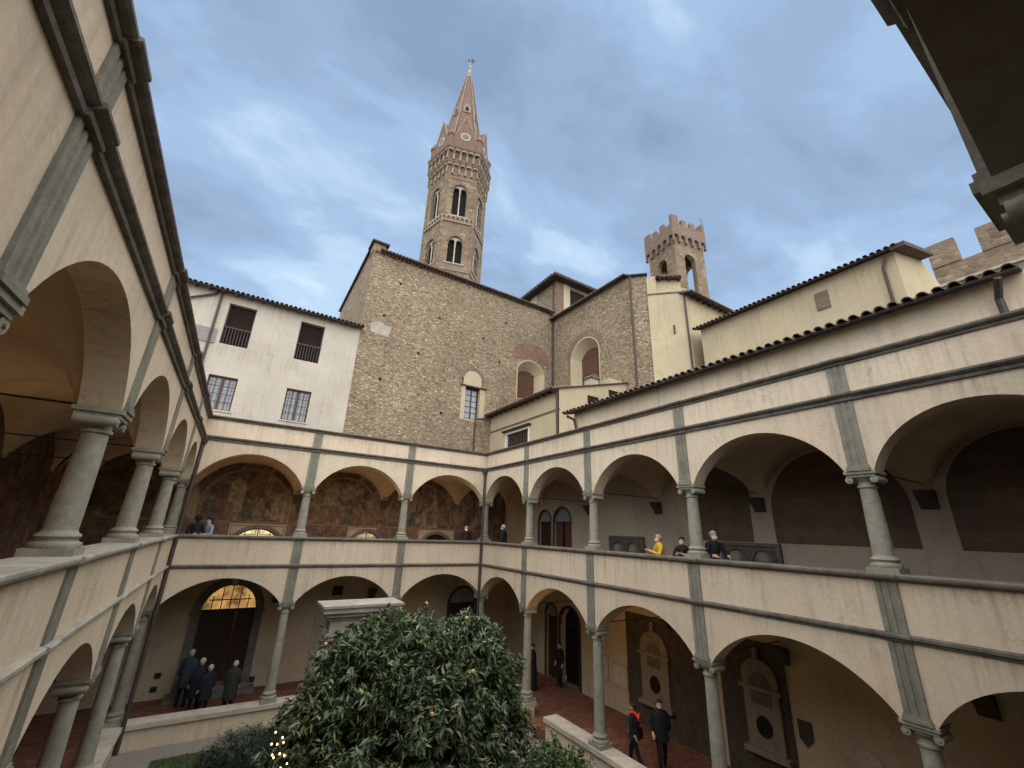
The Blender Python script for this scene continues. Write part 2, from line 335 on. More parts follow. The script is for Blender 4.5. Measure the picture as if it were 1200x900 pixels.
def arch_pts(a, b, zs, za, n=28):
    """points of a circular segment from (a,zs) over the apex to (b,zs)"""
    c = (a+b)/2; h = (b-a)/2; rise = za-zs; rad = (h*h+rise*rise)/(2*rise); zc = za-rad
    th = math.atan2(h, zs-zc)
    return [(c+rad*math.sin(-th+2*th*i/n), zc+rad*math.cos(-th+2*th*i/n)) for i in range(n+1)]
def arch_poly(a, b, z0, zs, za, n=16):
    return [(b, z0), (b, zs)] + list(reversed(arch_pts(a, b, zs, za, n)))[1:-1] + [(a, zs), (a, z0)]
def wall_with_openings(mb, s0, s1, z0, z1, t0, t1, ops):
    """wall slab with arched or straight openings. ops: (a,b,zbottom,zspring,zapex|None) sorted, all with zbottom>=z0"""
    cur = s0
    def slab(a, b, c, d):
        if b-a > 1e-5 and d-c > 1e-5: mb.box(a, b, t0, t1, c, d)
    for a, b, zb, zs, za in ops:
        slab(cur, a, z0, z1); slab(a, b, z0, zb)
        if za is None: slab(a, b, zs, z1)
        else:
            pts = arch_pts(a, b, zs, za, 24)
            for (p, q), (p2, q2) in zip(pts[:-1], pts[1:]):
                mb.add([(p,t0,q),(p2,t0,q2),(p2,t0,z1),(p,t0,z1),(p,t1,q),(p2,t1,q2),(p2,t1,z1),(p,t1,z1)],
                       [(0,1,2,3),(7,6,5,4),(0,4,5,1),(2,6,7,3)])
        cur = b
    slab(cur, s1, z0, z1)

# ------------------------------------------------------------------ cloister dimensions
XL, YS, T, D = -11.88, -18.85, 0.45, 3.6
FLU, FLL, GR = -1.05, -5.80, -6.05
US, UA, UT = 1.88, 2.97, 4.10        # upper arches: springing, crown, top of wall
LS, LA = -2.25, -1.38                # lower arches
CAPL = -5.36                         # top of the low ground-floor parapet
FR = {'back': lambda s, t, z: (s, t, z), 'right': lambda s, t, z: (t, -s, z),
      'left': lambda s, t, z: (XL-t, -s, z), 'south': lambda s, t, z: (s, YS-t, z)}
AX = {'back': [XL-0.22, -8.0, -3.94, 0.22], 'right': [-0.22, 3.67, 7.58, 11.50, 15.48, -YS+0.22],
      'left': [-0.22, 3.26, 7.21, 11.18, 15.11, -YS+0.22], 'south': [XL-0.22, -7.78, -3.8, 0.22]}
RNG = {'back': (XL, 0), 'right': (0, -YS), 'left': (0, -YS), 'south': (XL, 0)}
ROT = {'back': 0, 'right': R(90), 'left': R(90), 'south': 0}

# ------------------------------------------------------------------ ground, lawn, walks (setting)
g = MB().box(-300, 300, -300, 300, -7.2, -6.6); struct(g.build('ground', 'gravel'))
g = MB().box(XL, 0, YS, 0, -6.6, GR); struct(g.build('courtyard_paving', 'gravel'))
lw = MB().box(XL+1.0, -1.5, YS+1.5, -1.05, GR, GR+0.05); struct(lw.build('lawn', 'soil'))
n = 26000
px = rng.uniform(XL+1.02, -1.55, n); py = YS+1.5 + (rng.random(n)**0.5)*(-1.07-YS-1.5)
hh = rng.uniform(0.04, 0.11, n); aa = rng.uniform(0, 6.28, n); lean = rng.uniform(-0.04, 0.04, (n, 2))
V = np.zeros((n, 3, 3)); zb = GR+0.045
V[:, 0] = np.c_[px-np.cos(aa)*0.008, py-np.sin(aa)*0.008, np.full(n, zb)]
V[:, 1] = np.c_[px+np.cos(aa)*0.008, py+np.sin(aa)*0.008, np.full(n, zb)]
V[:, 2] = np.c_[px+lean[:, 0], py+lean[:, 1], zb+hh]
def np_mesh(name, verts, k, mat, parent=None, smooth=False):
    """verts (n,k,3): n loose polygons of k corners"""
    n_ = len(verts); me = bpy.data.meshes.new(name)
    o0 = np.array(ORG.get(parent.name, (0, 0, 0)) if parent else (0, 0, 0))
    me.vertices.add(n_*k); me.vertices.foreach_set('co', (verts.reshape(-1, 3)-o0).astype(np.float32).ravel())
    me.loops.add(n_*k); me.loops.foreach_set('vertex_index', np.arange(n_*k, dtype=np.int32))
    me.polygons.add(n_); me.polygons.foreach_set('loop_start', np.arange(0, n_*k, k, dtype=np.int32))
    me.update(calc_edges=True); me.materials.append(MATS[mat])
    o = bpy.data.objects.new(name, me); col.objects.link(o)
    if parent: o.parent = parent
    return o
o = np_mesh('grass', V, 3, 'grass_blade'); o['kind'] = 'stuff'; o['label'] = 'short green grass of the cloister lawn'; o['category'] = 'grass'

# ------------------------------------------------------------------ column meshes
def col_meshes(h, tag_):
    """shaft with entasis, moulded base on a plinth, Ionic-like capital; all with origin on the axis at the foot"""
    cb = 0.36 if h > 2.5 else 0.30
    ch = 0.34 if h > 2.5 else 0.31
    prof = [(0.172, cb*0.55)]
    for i in range(9):
        u = i/8; prof.append((0.168-0.030*u**1.6, cb*0.6+(h-ch-cb*0.6)*u))
    sh = mesh_of(MB().lathe(prof, n=28), 'column_shaft_'+tag_, 'column_stone')
    b = MB().box(-0.25, 0.25, -0.25, 0.25, 0, cb*0.30)
    b.lathe([(0.245, cb*0.30), (0.255, cb*0.38), (0.245, cb*0.50), (0.205, cb*0.55), (0.195, cb*0.62), (0.205, cb*0.68), (0.222, cb*0.76), (0.205, cb*0.85), (0.180, cb*0.90), (0.168, cb)], n=28)
    bs = mesh_of(b, 'column_base_'+tag_, 'column_stone')
    c = MB(); z = h-ch
    c.lathe([(0.138, z-0.02), (0.168, z), (0.168, z+0.035), (0.145, z+0.05), (0.142, z+0.11), (0.185, z+0.15), (0.215, z+0.19), (0.20, z+ch-0.10)], n=28)
    c.box(-0.235, 0.235, -0.235, 0.235, z+ch-0.115, z+ch-0.06)
    c.box(-0.265, 0.265, -0.265, 0.265, z+ch-0.06, z+ch)
    for sx in (-1, 1):                      # scrolls running front to back
        pts = []
        cx, cz, rr = sx*0.205, z+ch-0.165, 0.066
        ring = [(cx+rr*math.cos(a), cz+rr*math.sin(a)) for a in [2*math.pi*i/14 for i in range(14)]]
        c.prism(ring, 't', -0.225, 0.225)
        ring2 = [(cx+0.024*math.cos(a), cz+0.024*math.sin(a)) for a in [2*math.pi*i/10 for i in range(10)]]
        c.prism(ring2, 't', -0.243, 0.243)
    cp = mesh_of(c, 'column_capital_'+tag_, 'column_stone')
    return sh, bs, cp
HU = US-0.03; HL = LS-CAPL
CM_U = col_meshes(HU, 'upper'); CM_L = col_meshes(HL, 'lower')
def put_column(parent, F, s, z, cm, rz, t=T/2):
    p = F(s, t, z)
    c = inst(cm[0], 'column', parent, p, rz)
    for k, nm in ((1, 'base'), (2, 'capital')):
        q = bpy.data.objects.new(nm, cm[k]); col.objects.link(q); q.parent = c

def moulding(mb, s0, s1, prof, breaks=(), bw=0.20, bo=0.03):
    """profile [(t,z)...] swept from s0 to s1, with small forward breaks over the pilasters"""
    segs = []; cur = s0
    for b in sorted(breaks):
        if b-bw > s0+0.02 and b+bw < s1-0.02:
            segs += [(cur, b-bw, 0), (b-bw, b+bw, bo)]; cur = b+bw
    segs.append((cur, s1, 0))
    for a, b, o_ in segs:
        tb = max(p[0] for p in prof)
        mb.prism([((p[0]-o_) if p[0] < tb-1e-6 else p[0], p[1]) for p in prof], 's', a, b)

def pilaster(parent, F, s, z0, z1, wd=0.165, proud=0.035, grooved=True, foot=False):
    mb = MB(F)
    if grooved:
        prof = [(s-wd, 0.012), (s-wd, -proud), (s-wd*0.52, -proud), (s-wd*0.47, -proud+0.016), (s-wd*0.22, -proud+0.016), (s-wd*0.17, -proud), (s+wd*0.17, -proud), (s+wd*0.22, -proud+0.016), (s+wd*0.47, -proud+0.016), (s+wd*0.52, -proud), (s+wd, -proud), (s+wd, 0.012)]
    else: prof = [(s-wd, 0.012), (s-wd, -proud), (s+wd, -proud), (s+wd, 0.012)]
    zf = z0+0.10 if foot else z0
    mb.prism(prof, 'z', zf, z1)
    if foot:
        mb.box(s-wd-0.035, s+wd+0.035, -proud-0.03, 0.012, z0, z0+0.055); mb.box(s-wd-0.018, s+wd+0.018, -proud-0.015, 0.012, z0+0.055, zf)
    return mb.build('pilaster', 'serena', parent)

def vault(mb, s0, s1, t0, t1, zs, za, ns=34, ntt=30):
    def seg(h, r, x_):
        if abs(x_) >= h: return 0
        Rr = (h*h+r*r)/(2*r); return max(0, math.sqrt(Rr*Rr-x_*x_)-(Rr-r))
    r = za-zs; cs, ct = (s0+s1)/2, (t0+t1)/2; hs, ht = (s1-s0)/2-0.10, (t1-t0)/2-0.02
    vs = [(s0+(s1-s0)*i/ns, t0+(t1-t0)*j/ntt, zs+max(seg(hs, r, s0+(s1-s0)*i/ns-cs), seg(ht, r, t0+(t1-t0)*j/ntt-ct))) for i in range(ns+1) for j in range(ntt+1)]
    fs = [(i*(ntt+1)+j, i*(ntt+1)+j+1, (i+1)*(ntt+1)+j+1, (i+1)*(ntt+1)+j) for i in range(ns) for j in range(ntt)]
    mb.add(vs, fs)
CORBEL = mesh_of(MB().prism([(-0.02, 0.0), (-0.30, 0.0), (-0.30, -0.09), (-0.24, -0.10), (-0.22, -0.17), (-0.10, -0.28), (-0.06, -0.40), (-0.02, -0.43)], 's', -0.17, 0.17), 'corbel_block', 'corbel_stone', False)

LBL = {'back': ('arcaded cloister wing with three bays below the white house and rubble church', 'back'),
       'right': ('long arcaded cloister wing under the tiled eave, with red tiled walk below', 'right'),
       'left': ('arcaded cloister wing of greyish plaster with thick round columns, facing the tiled-eave wing', 'left'),
       'south': ('cloister wing whose dark arch and capital frame the view across the court', 'south')}
WING = {}
for nm in ('back', 'right', 'left', 'south'):
    F = FR[nm]; s0, s1 = RNG[nm]; ax = AX[nm]
    base = F((s0+s1)/2, 1.8, FLL)
    W = WING[nm] = thing('cloister_wing', LBL[nm][0], 'building', base)
    inner = [a for a in ax if s0 < a < s1]
    # --- arcade walls
    ops = []
    for a, b in zip(ax[:-1], ax[1:]): ops.append((a+0.24, b-0.24))
    lo, hi = ax[0]-0.22 if nm in ('back', 'south') else s0, ax[-1]+0.22 if nm in ('back', 'south') else s1
    mb = MB(F); wall_with_openings(mb, lo, hi, US, UT, 0, T, [(max(a, lo), min(b, hi), US, US, UA) for a, b in ops])
    mb.build('upper_wall', 'plaster_shaded' if nm == 'south' else 'plaster', W)
    mb = MB(F); wall_with_openings(mb, lo, hi, LS, -0.10, 0, T, [(max(a, lo), min(b, hi), LS, LS, LA) for a, b in ops])
    mb.build('lower_wall', 'plaster', W)
    # --- mouldings
    mb = MB(F); moulding(mb, s0, s1, [(0.45, -0.10), (-0.03, -0.10), (-0.045, -0.075), (-0.10, -0.055), (-0.115, -0.02), (-0.115, 0.01), (-0.10, 0.03), (0.45, 0.03)], inner)
    mb.build('sill', 'sill_stone' if nm == 'left' else 'sill_dark', W)
    mb = MB(F); moulding(mb, s0, s1, [(0.01, -1.07), (-0.035, -1.06), (-0.045, -1.02), (-0.08, -1.005), (-0.08, -0.96), (-0.06, -0.945), (0.01, -0.935)], inner)
    mb.build('string_course', 'sill_stone' if nm == 'left' else 'moulding', W)
    mb = MB(F); moulding(mb, s0, s1, [(0.01, 3.30), (-0.05, 3.31), (-0.06, 3.35), (-0.04, 3.37), (-0.085, 3.40), (-0.12, 3.43), (-0.12, 3.465), (-0.05, 3.49), (0.01, 3.49)], inner)
    mb.build('cornice', 'moulding', W)
    mb = MB(F); moulding(mb, s0, s1, [(0.50, UT), (-0.04, UT), (-0.055, 4.13), (-0.04, 4.15), (-0.11, 4.175), (-0.135, 4.20), (-0.135, 4.235), (0.50, 4.25)], inner)
    mb.build('coping', 'moulding', W)
    # --- pilasters, columns
    for a in inner:
        pilaster(W, F, a, US, 3.30, foot=True); pilaster(W, F, a, 3.49, UT); pilaster(W, F, a, -0.935, -0.10); pilaster(W, F, a, LS, -1.07, foot=True)
        put_column(W, F, a, 0.03, CM_U, ROT[nm]); put_column(W, F, a, CAPL, CM_L, ROT[nm])
    if nm in ('back', 'south'):
        for a in (ax[0], ax[-1]):
            put_column(W, F, a, 0.03, CM_U, 0); put_column(W, F, a, CAPL, CM_L, 0)
    # --- vaults, floors, back walls
    e0, e1 = (XL-D, D) if nm in ('back', 'south') else (s0-0.22, s1+0.22)
    for (zs, za, nm2) in ((US-0.12, 3.06, 'upper_vault'), (LS-0.08, -1.28, 'lower_vault')):
        mb = MB(F)
        for a, b in zip(ax[:-1], ax[1:]): vault(mb, a, b, T-0.01, D+0.01, zs, za)
        if nm in ('back', 'south'):
            vault(mb, XL-D, ax[0], 0.22, D+0.01, zs, za); vault(mb, ax[-1], D, 0.22, D+0.01, zs, za)
        mb.build(nm2, 'vault_plaster', W, 'yes', recalc=False)
    q0, q1 = (XL-D, D) if nm in ('back', 'south') else (0.001, -YS-0.001)
    mb = MB(F).box(q0, q1, 0.3, D, FLU-0.13, FLU); mb.build('upper_floor', 'cotto_floor', W)
    mb = MB(F).box(q0, q1, 0.02, D, -6.5, FLL); mb.build('lower_floor', 'cotto_floor', W)
    mb = MB(F).box(q0, q1, 0.02, D, UT-0.25, UT); mb.build('terrace_slab', 'tile', W) if nm != 'right' else mb.build('terrace_slab', 'tile', W)
    # parapets between the columns of the upper walk: inside face of the solid parapet
    mb = MB(F).box(s0+0.003, s1-0.003, 0.012, 0.40, FLL-0.7, CAPL-0.13) if nm != 'right' else None
    if mb: mb.build('low_wall', 'plaster', W)
    else:
        mb = MB(F).box(0.003, 3.95, 0.012, 0.40, FLL-0.7, CAPL-0.13); mb.box(5.15, -YS-0.003, 0.012, 0.40, FLL-0.7, CAPL-0.13); mb.build('low_wall', 'plaster', W)
    # cap slabs of the low wall, each its own stone
    a = s0; k = 0
    while a < s1-0.05:
        b = min(a+random.uniform(1.15, 1.55), s1)
        if nm == 'right':
            if a < 3.95 < b: b = 3.97
            if 3.9 < a < 5.1: a = 5.13; b = a+1.3
        if b > s1-0.5: b = s1
        j = random.uniform(-0.006, 0.006)
        MB(F).box(a+0.004, b-0.004, -0.075+j, 0.50+j, CAPL-0.13, CAPL+j*0.3).build('cap_slab', 'pale_stone', W); a = b
    # corbels and tie rods
    for a in inner:
        for z, zt in ((US-0.10, 1.93), (LS-0.06, -2.16)):
            p = F(a, D, z)
            rz = {'back': math.pi/2*0, 'right': -math.pi/2, 'left': math.pi/2, 'south': math.pi}[nm]
            inst(CORBEL, 'corbel', W, p, rz)
            MB(F).tube([(a, 0.2, zt), (a, D-0.02, zt)], 0.016, 6).build('tie_rod', 'iron', W)

# outer walls of the walks ------------------------------------------------
def back_wall(nm, a, b, mat_u, mat_l, ops_l=(), ops_u=()):
    F = FR[nm]; W = WING[nm]
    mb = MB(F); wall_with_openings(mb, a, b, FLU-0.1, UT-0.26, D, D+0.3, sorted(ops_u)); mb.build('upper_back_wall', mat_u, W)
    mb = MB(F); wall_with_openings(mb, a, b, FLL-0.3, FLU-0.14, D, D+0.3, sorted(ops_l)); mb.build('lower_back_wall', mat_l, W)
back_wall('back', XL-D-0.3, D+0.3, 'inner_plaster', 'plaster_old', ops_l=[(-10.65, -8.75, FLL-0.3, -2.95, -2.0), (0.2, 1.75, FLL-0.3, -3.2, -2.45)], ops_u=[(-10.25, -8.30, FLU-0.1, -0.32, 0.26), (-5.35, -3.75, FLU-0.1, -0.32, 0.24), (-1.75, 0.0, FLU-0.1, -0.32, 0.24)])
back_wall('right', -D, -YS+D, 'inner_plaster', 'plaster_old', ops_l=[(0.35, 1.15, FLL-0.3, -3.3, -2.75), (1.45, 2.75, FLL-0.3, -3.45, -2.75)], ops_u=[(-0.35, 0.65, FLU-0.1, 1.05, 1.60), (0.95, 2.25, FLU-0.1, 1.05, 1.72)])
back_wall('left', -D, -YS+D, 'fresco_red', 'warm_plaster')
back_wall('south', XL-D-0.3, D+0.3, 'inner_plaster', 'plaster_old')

# corner downpipes of the court -------------------------------------------
for nm, x_, lab in (('left', XL+0.075, 'left'), ('right', -0.075, 'right')):
    W = WING['back' if nm == 'right' else 'left']
    y_ = -0.075
    mb = MB().tube([(x_, y_, 3.42), (x_, y_, GR)], 0.062, 10)
    mb.lathe([(0.07, 3.10), (0.13, 3.22), (0.14, 3.40), (0.10, 3.42)], x_, y_, 12)
    for zz in (2.0, 0.05, -1.0, -2.4, -4.0): mb.lathe([(0.076, zz-0.03), (0.076, zz+0.03)], x_, y_, 12)
    mb.build('downpipe', 'pipe', W, 'yes')

# ------------------------------------------------------------------ details of the walks
F = FR['back']; W = WING['back']
for i, (a, b) in enumerate(((XL-D, -8.0), (-8.0, -3.94), (-3.94, D))):
    a2, b2 = a+0.20, b-0.20
    op = [(-10.25, -8.30), (-5.35, -3.75), (-1.75, 0.0)][i]
    mb = MB(F); wall_with_openings(mb, a2, b2, 0.55, 3.0, D-0.02, D+0.001, []); mb.build('fresco', 'fresco', W)
    # painted dado with raised frames
    if op[0] > a2: MB(F).box(a2, op[0]-0.15, D-0.018, D+0.001, FLU, 0.44).build('dado', 'fresco_red', W)
    if op[1] < b2: MB(F).box(op[1]+0.15, b2, D-0.018, D+0.001, FLU, 0.44).build('dado', 'fresco_red', W)
    MB(F).box(a2, b2, D-0.035, D+0.001, 0.44, 0.55).build('dado_rail', 'dado_frame', W)
    for z_ in (-0.05,):
        cuts = [a2]+[x_ for x_ in (op[0]-0.15, op[1]+0.15) if a2 < x_ < b2]+[b2]
        for u, v in ((cuts[0], cuts[1]),) + (((cuts[-2], cuts[-1]),) if len(cuts) > 2 else ()):
            mm = MB(F)
            nn = max(1, int((v-u)/0.95)); st = (v-u)/nn
            for k in range(nn):
                p0, p1 = u+k*st+0.06, u+(k+1)*st-0.06
                for bx_ in ((p0, p1, 0.34, 0.37), (p0, p1, -0.02, 0.01), (p0, p0+0.03, 0.01, 0.34), (p1-0.03, p1, 0.01, 0.34)):
                    mm.box(bx_[0], bx_[1], D-0.030, D-0.0185, bx_[2], bx_[3])
            mm.build('dado_frame', 'dado_frame', W)
for a, b in ((-11.7, -8.25), (-7.75, -4.2), (-3.7, -0.1)):
    o_ = arch_pts(a, b, 1.45, 2.80, 24); i_ = arch_pts(a+0.12, b-0.12, 1.45, 2.68, 24); mb = MB(F)
    for k in range(24): mb.add([(o_[k][0], D-0.035, o_[k][1]), (o_[k+1][0], D-0.035, o_[k+1][1]), (i_[k+1][0], D-0.035, i_[k+1][1]), (i_[k][0], D-0.035, i_[k][1]), (o_[k][0], D-0.019, o_[k][1]), (o_[k+1][0], D-0.019, o_[k+1][1]), (i_[k+1][0], D-0.019, i_[k+1][1]), (i_[k][0], D-0.019, i_[k][1])], [(0,1,2,3),(0,4,5,1),(3,2,6,7)])
    mb.box(a, a+0.12, D-0.035, D-0.019, 0.552, 1.45); mb.box(b-0.12, b, D-0.035, D-0.019, 0.552, 1.45); mb.build('painted_border', 'dado_frame', W)
for a in (-8.0, -3.94): MB(F).box(a-0.19, a+0.19, D-0.03, D+0.001, FLU, 1.34).build('painted_pier', 'fresco_red', W)
PF = [('paint_ochre', (0.155, 0.108, 0.060)), ('paint_rose', (0.145, 0.085, 0.062)), ('paint_green', (0.075, 0.074, 0.052)), ('paint_blue', (0.070, 0.070, 0.068)), ('paint_pale', (0.205, 0.158, 0.108))]
for n_, c_ in PF: simple(n_, c_, 0.85, 0, 0.5, 5)
fr_ = random.Random(4)
for a, b in ((-11.2, -8.5), (-7.3, -4.5), (-3.3, -0.5)):
    x_ = a
    mb = MB(F).prism([(a+0.5, 0.9), (a+1.1, 0.9), (a+1.1, 2.1), (a+0.8, 2.35), (a+0.5, 2.1)], 't', D-0.024, D-0.0195); mb.build('painted_house', 'paint_pale', W)
    while x_ < b:
        h_ = fr_.uniform(0.75, 1.0); w_ = fr_.uniform(0.13, 0.19); z_ = 0.62+fr_.uniform(0, 0.12); ln = fr_.uniform(-0.1, 0.1)
        body = [(x_-w_*1.2, z_), (x_+w_*1.2, z_), (x_+w_+ln*0.5, z_+h_*0.55), (x_+w_*0.95+ln, z_+h_*0.78), (x_+w_*0.3+ln, z_+h_*0.84), (x_-w_*0.3+ln, z_+h_*0.84), (x_-w_*0.95+ln, z_+h_*0.78), (x_-w_+ln*0.5, z_+h_*0.5)]
        t_ = D-0.027-fr_.uniform(0, 0.006)
        pf = MB(F).prism(body, 't', t_, D-0.0195).build('painted_figure', fr_.choice(PF)[0], W)
        hd = [(x_+ln+0.062*math.cos(q), z_+h_*0.84+0.07+0.078*math.sin(q)) for q in [2*math.pi*i/12 for i in range(12)]]
        MB(F).prism(hd, 't', t_-0.002, D-0.0195).build('painted_head', 'paint_pale', pf)
        x_ += fr_.uniform(0.38, 0.75)
def lunette(parent, F, a, b, z0, zs, za, t, glow, bars=4, rings=True):
    w_ = MB(F).prism(arch_poly(a, b, z0, zs, za), 't', t, t+0.02).build('window_pane', glow, parent)
    fr = MB(F)
    pts = [(p, t-0.03, q) for p, q in arch_pts(a+0.03, b-0.03, zs, za-0.02, 16)]
    fr.tube(pts, 0.035, 6)
    for k in range(1, bars):
        x_ = a+(b-a)*k/bars; zt = max(q for p, q in arch_pts(a, b, zs, za, 40) if abs(p-x_) < (b-a)/40+0.02)
        fr.tube([(x_, t-0.03, z0), (x_, t-0.03, zt-0.02)], 0.022, 6)
    fr.tube([(a, t-0.03, zs), (b, t-0.03, zs)], 0.022, 6)
    fr.build('window_grille', 'iron', parent)
    bw = MB(F)
    o_ = arch_pts(a-0.16, b+0.16, zs-0.02, za+0.15, 20); i_ = arch_pts(a, b, zs-0.02, za, 20)
    for k in range(20):
        bw.add([(o_[k][0], D-0.04, o_[k][1]), (o_[k+1][0], D-0.04, o_[k+1][1]), (i_[k+1][0], D-0.04, i_[k+1][1]), (i_[k][0], D-0.04, i_[k][1]),
                (o_[k][0], D+0.05, o_[k][1]), (o_[k+1][0], D+0.05, o_[k+1][1]), (i_[k+1][0], D+0.05, i_[k+1][1]), (i_[k][0], D+0.05, i_[k][1])],
               [(0, 1, 2, 3), (0, 4, 5, 1), (3, 2, 6, 7)])
    bw.build('window_surround', 'serena_dark', parent)
lunette(W, F, -10.25, -8.30, FLU, -0.32, 0.26, D+0.20, 'lit_white', 4)
lunette(W, F, -5.35, -3.75, FLU, -0.32, 0.24, D+0.20, 'lit_white', 2)
lunette(W, F, -1.75, 0.0, FLU, -0.32, 0.24, D+0.20, 'black_void', 4)

# great doorway with lit fanlight in the lower back walk
a, b, zs, za = -10.65, -8.75, -2.95, -2.0
mb = MB(F); o_ = arch_pts(a-0.30, b+0.30, zs, za+0.30, 24); i_ = arch_pts(a, b, zs, za, 24)
for k in range(24):
    mb.add([(o_[k][0], D-0.07, o_[k][1]), (o_[k+1][0], D-0.07, o_[k+1][1]), (i_[k+1][0], D-0.07, i_[k+1][1]), (i_[k][0], D-0.07, i_[k][1]),
            (o_[k][0], D+0.02, o_[k][1]), (o_[k+1][0], D+0.02, o_[k+1][1]), (i_[k+1][0], D+0.25, i_[k+1][1]), (i_[k][0], D+0.25, i_[k][1])],
           [(0, 1, 2, 3), (0, 4, 5, 1), (3, 2, 6, 7)])
mb.box(a-0.30, a, D-0.07, D+0.02, FLL, zs); mb.box(b, b+0.30, D-0.07, D+0.02, FLL, zs)
mb.box(a-0.36, a+0.02, D-0.11, D+0.02, zs-0.12, zs); mb.box(b-0.02, b+0.36, D-0.11, D+0.02, zs-0.12, zs)
dw = mb.build('doorway', 'serena_dark', W)
MB(F).prism([(-9.80, -2.02), (-9.60, -2.02), (-9.57, -1.66), (-9.83, -1.66)], 't', D-0.14, D+0.02).build('keystone', 'pale_stone', dw)
MB(F).prism(arch_poly(a, b, zs+0.03, zs+0.04, za-0.01), 't', D+0.20, D+0.22).build('fanlight', 'lit_window', dw)
fr = MB(F)
for k in range(1, 6):
    x_ = a+(b-a)*k/6; fr.box(x_-0.018, x_+0.018, D+0.16, D+0.19, zs+0.03, zs+0.03+0.9*max(0.15, 1-((x_-(a+b)/2)/((b-a)/2))**2))
fr.box(a+0.2, b-0.2, D+0.16, D+0.19, zs+0.36, zs+0.40); fr.box(a, b, D+0.14, D+0.21, zs-0.06, zs+0.04)
fr.build('fanlight_bars', 'wood_dark', dw)
MB(F).box(a, a+1.20, D+0.20, D+0.26, FLL, zs-0.06).build('door_leaf', 'wood_dark', dw)
MB(F).box(b-0.62, b, D+0.10, D+0.16, FLL, zs-0.06).build('door_leaf', 'wood_dark', dw)
MB(F).box(a-2, b+2, D+2.4, D+2.5, FLL-0.3, -1.2).build('hall_wall', 'lit_hall', dw) if False else None
hall = MB(F); hall.box(a-1.5, b+1.5, D+3.0, D+3.1, FLL-0.3, -1.25); hall.box(a-1.6, a-1.5, D+0.31, D+3.0, FLL-0.3, -1.25); hall.box(b+1.5, b+1.6, D+0.31, D+3.0, FLL-0.3, -1.25)
hall.box(a-1.6, b+1.6, D+0.31, D+3.1, -1.25, -1.20); hall.box(a-1.6, b+1.6, D+0.31, D+3.1, FLL-0.3, FLL-0.01); hall.build('entrance_hall', 'warm_plaster', dw)
for k in range(2): MB(F).box(a-0.5+0.2*k, b+0.5-0.2*k, D-0.75+0.33*k, D-0.07 if k == 0 else D+0.2, FLL+0.16*k-0.02, FLL+0.16*(k+1)-0.02).build('step', 'serena_dark', dw)
# second, dark arched door in the corner bay and small wall fittings
def arched_door(parent, F, a, b, zs, za, z0, leaf_mat='wood_dark', recess=0.18, surround='corbel_stone', open_frac=0.0, sw=0.12):
    mb = MB(F); o_ = arch_pts(a-sw, b+sw, zs, za+sw, 20); i_ = arch_pts(a, b, zs, za, 20)
    for k in range(20):
        mb.add([(o_[k][0], D-0.03, o_[k][1]), (o_[k+1][0], D-0.03, o_[k+1][1]), (i_[k+1][0], D-0.03, i_[k+1][1]), (i_[k][0], D-0.03, i_[k][1]),
                (o_[k][0], D+0.02, o_[k][1]), (o_[k+1][0], D+0.02, o_[k+1][1]), (i_[k+1][0], D+0.1, i_[k+1][1]), (i_[k][0], D+0.1, i_[k][1])],
               [(0, 1, 2, 3), (0, 4, 5, 1), (3, 2, 6, 7)])
    mb.box(a-sw, a, D-0.03, D+0.02, z0, zs); mb.box(b, b+sw, D-0.03, D+0.02, z0, zs)
    d = mb.build('door_surround', surround, parent)
    c = (a+b)/2
    MB(F).prism(arch_poly(a, b, zs+0.02, zs+0.03, za-0.01), 't', D+recess, D+recess+0.03).build('door_transom', 'window_glass' if leaf_mat != 'black_void' else 'black_void', d)
    MB(F).box(a, c-0.01 if not open_frac else a+(b-a)*open_frac, D+recess, D+recess+0.05, z0, zs).build('door_leaf', leaf_mat, d)
    MB(F).box(c+0.01, b, D+recess, D+recess+0.05, z0, zs).build('door_leaf', leaf_mat, d)
    MB(F).box(a, b, D+recess-0.03, D+recess+0.06, zs-0.03, zs+0.03).build('door_rail', 'wood_dark', d)
    MB(F).box(a, b, D+0.001, D+0.6, z0-0.25, z0+0.02).build('threshold', 'serena_dark', d)
    MB(F).box(a-0.3, b+0.3, D+0.9, D+0.95, z0, za+0.2).build('dark_room', 'black_void', d)
    return d
arched_door(W, F, 0.2, 1.75, -3.2, -2.45, FLL, 'wood_dark')
MB(F).box(-8.30, -7.55, D-0.03, D+0.001, -5.35, -4.45).build('notice_board', 'marble', W)
MB(F).box(-8.45, -8.25, D-0.04, D+0.001, -5.62, -5.42).build('vent_grille', 'iron', W)
MB(F).box(-11.60, -11.40, D-0.04, D+0.001, -5.12, -4.94).build('vent_grille', 'iron', W)
MB(F).box(-11.62, -11.42, D-0.04, D+0.001, -5.55, -5.37).build('vent_grille', 'iron', W)
MB(F).box(-6.35, -5.05, D-0.05, D+0.001, -4.9, -3.3).build('memorial_slab', 'marble', W)
MB(F).box(-6.25, -5.15, D-0.06, D-0.048, -4.8, -3.4).build('slab_field', 'inner_plaster', W)
MB(F).box(-5.75, -5.30, D-0.05, D+0.001, -2.55, -2.15).build('small_window', 'iron', W)
MB(F).box(-3.2, -2.75, D-0.05, D+0.001, -2.75, -2.25).build('small_window', 'iron', W)

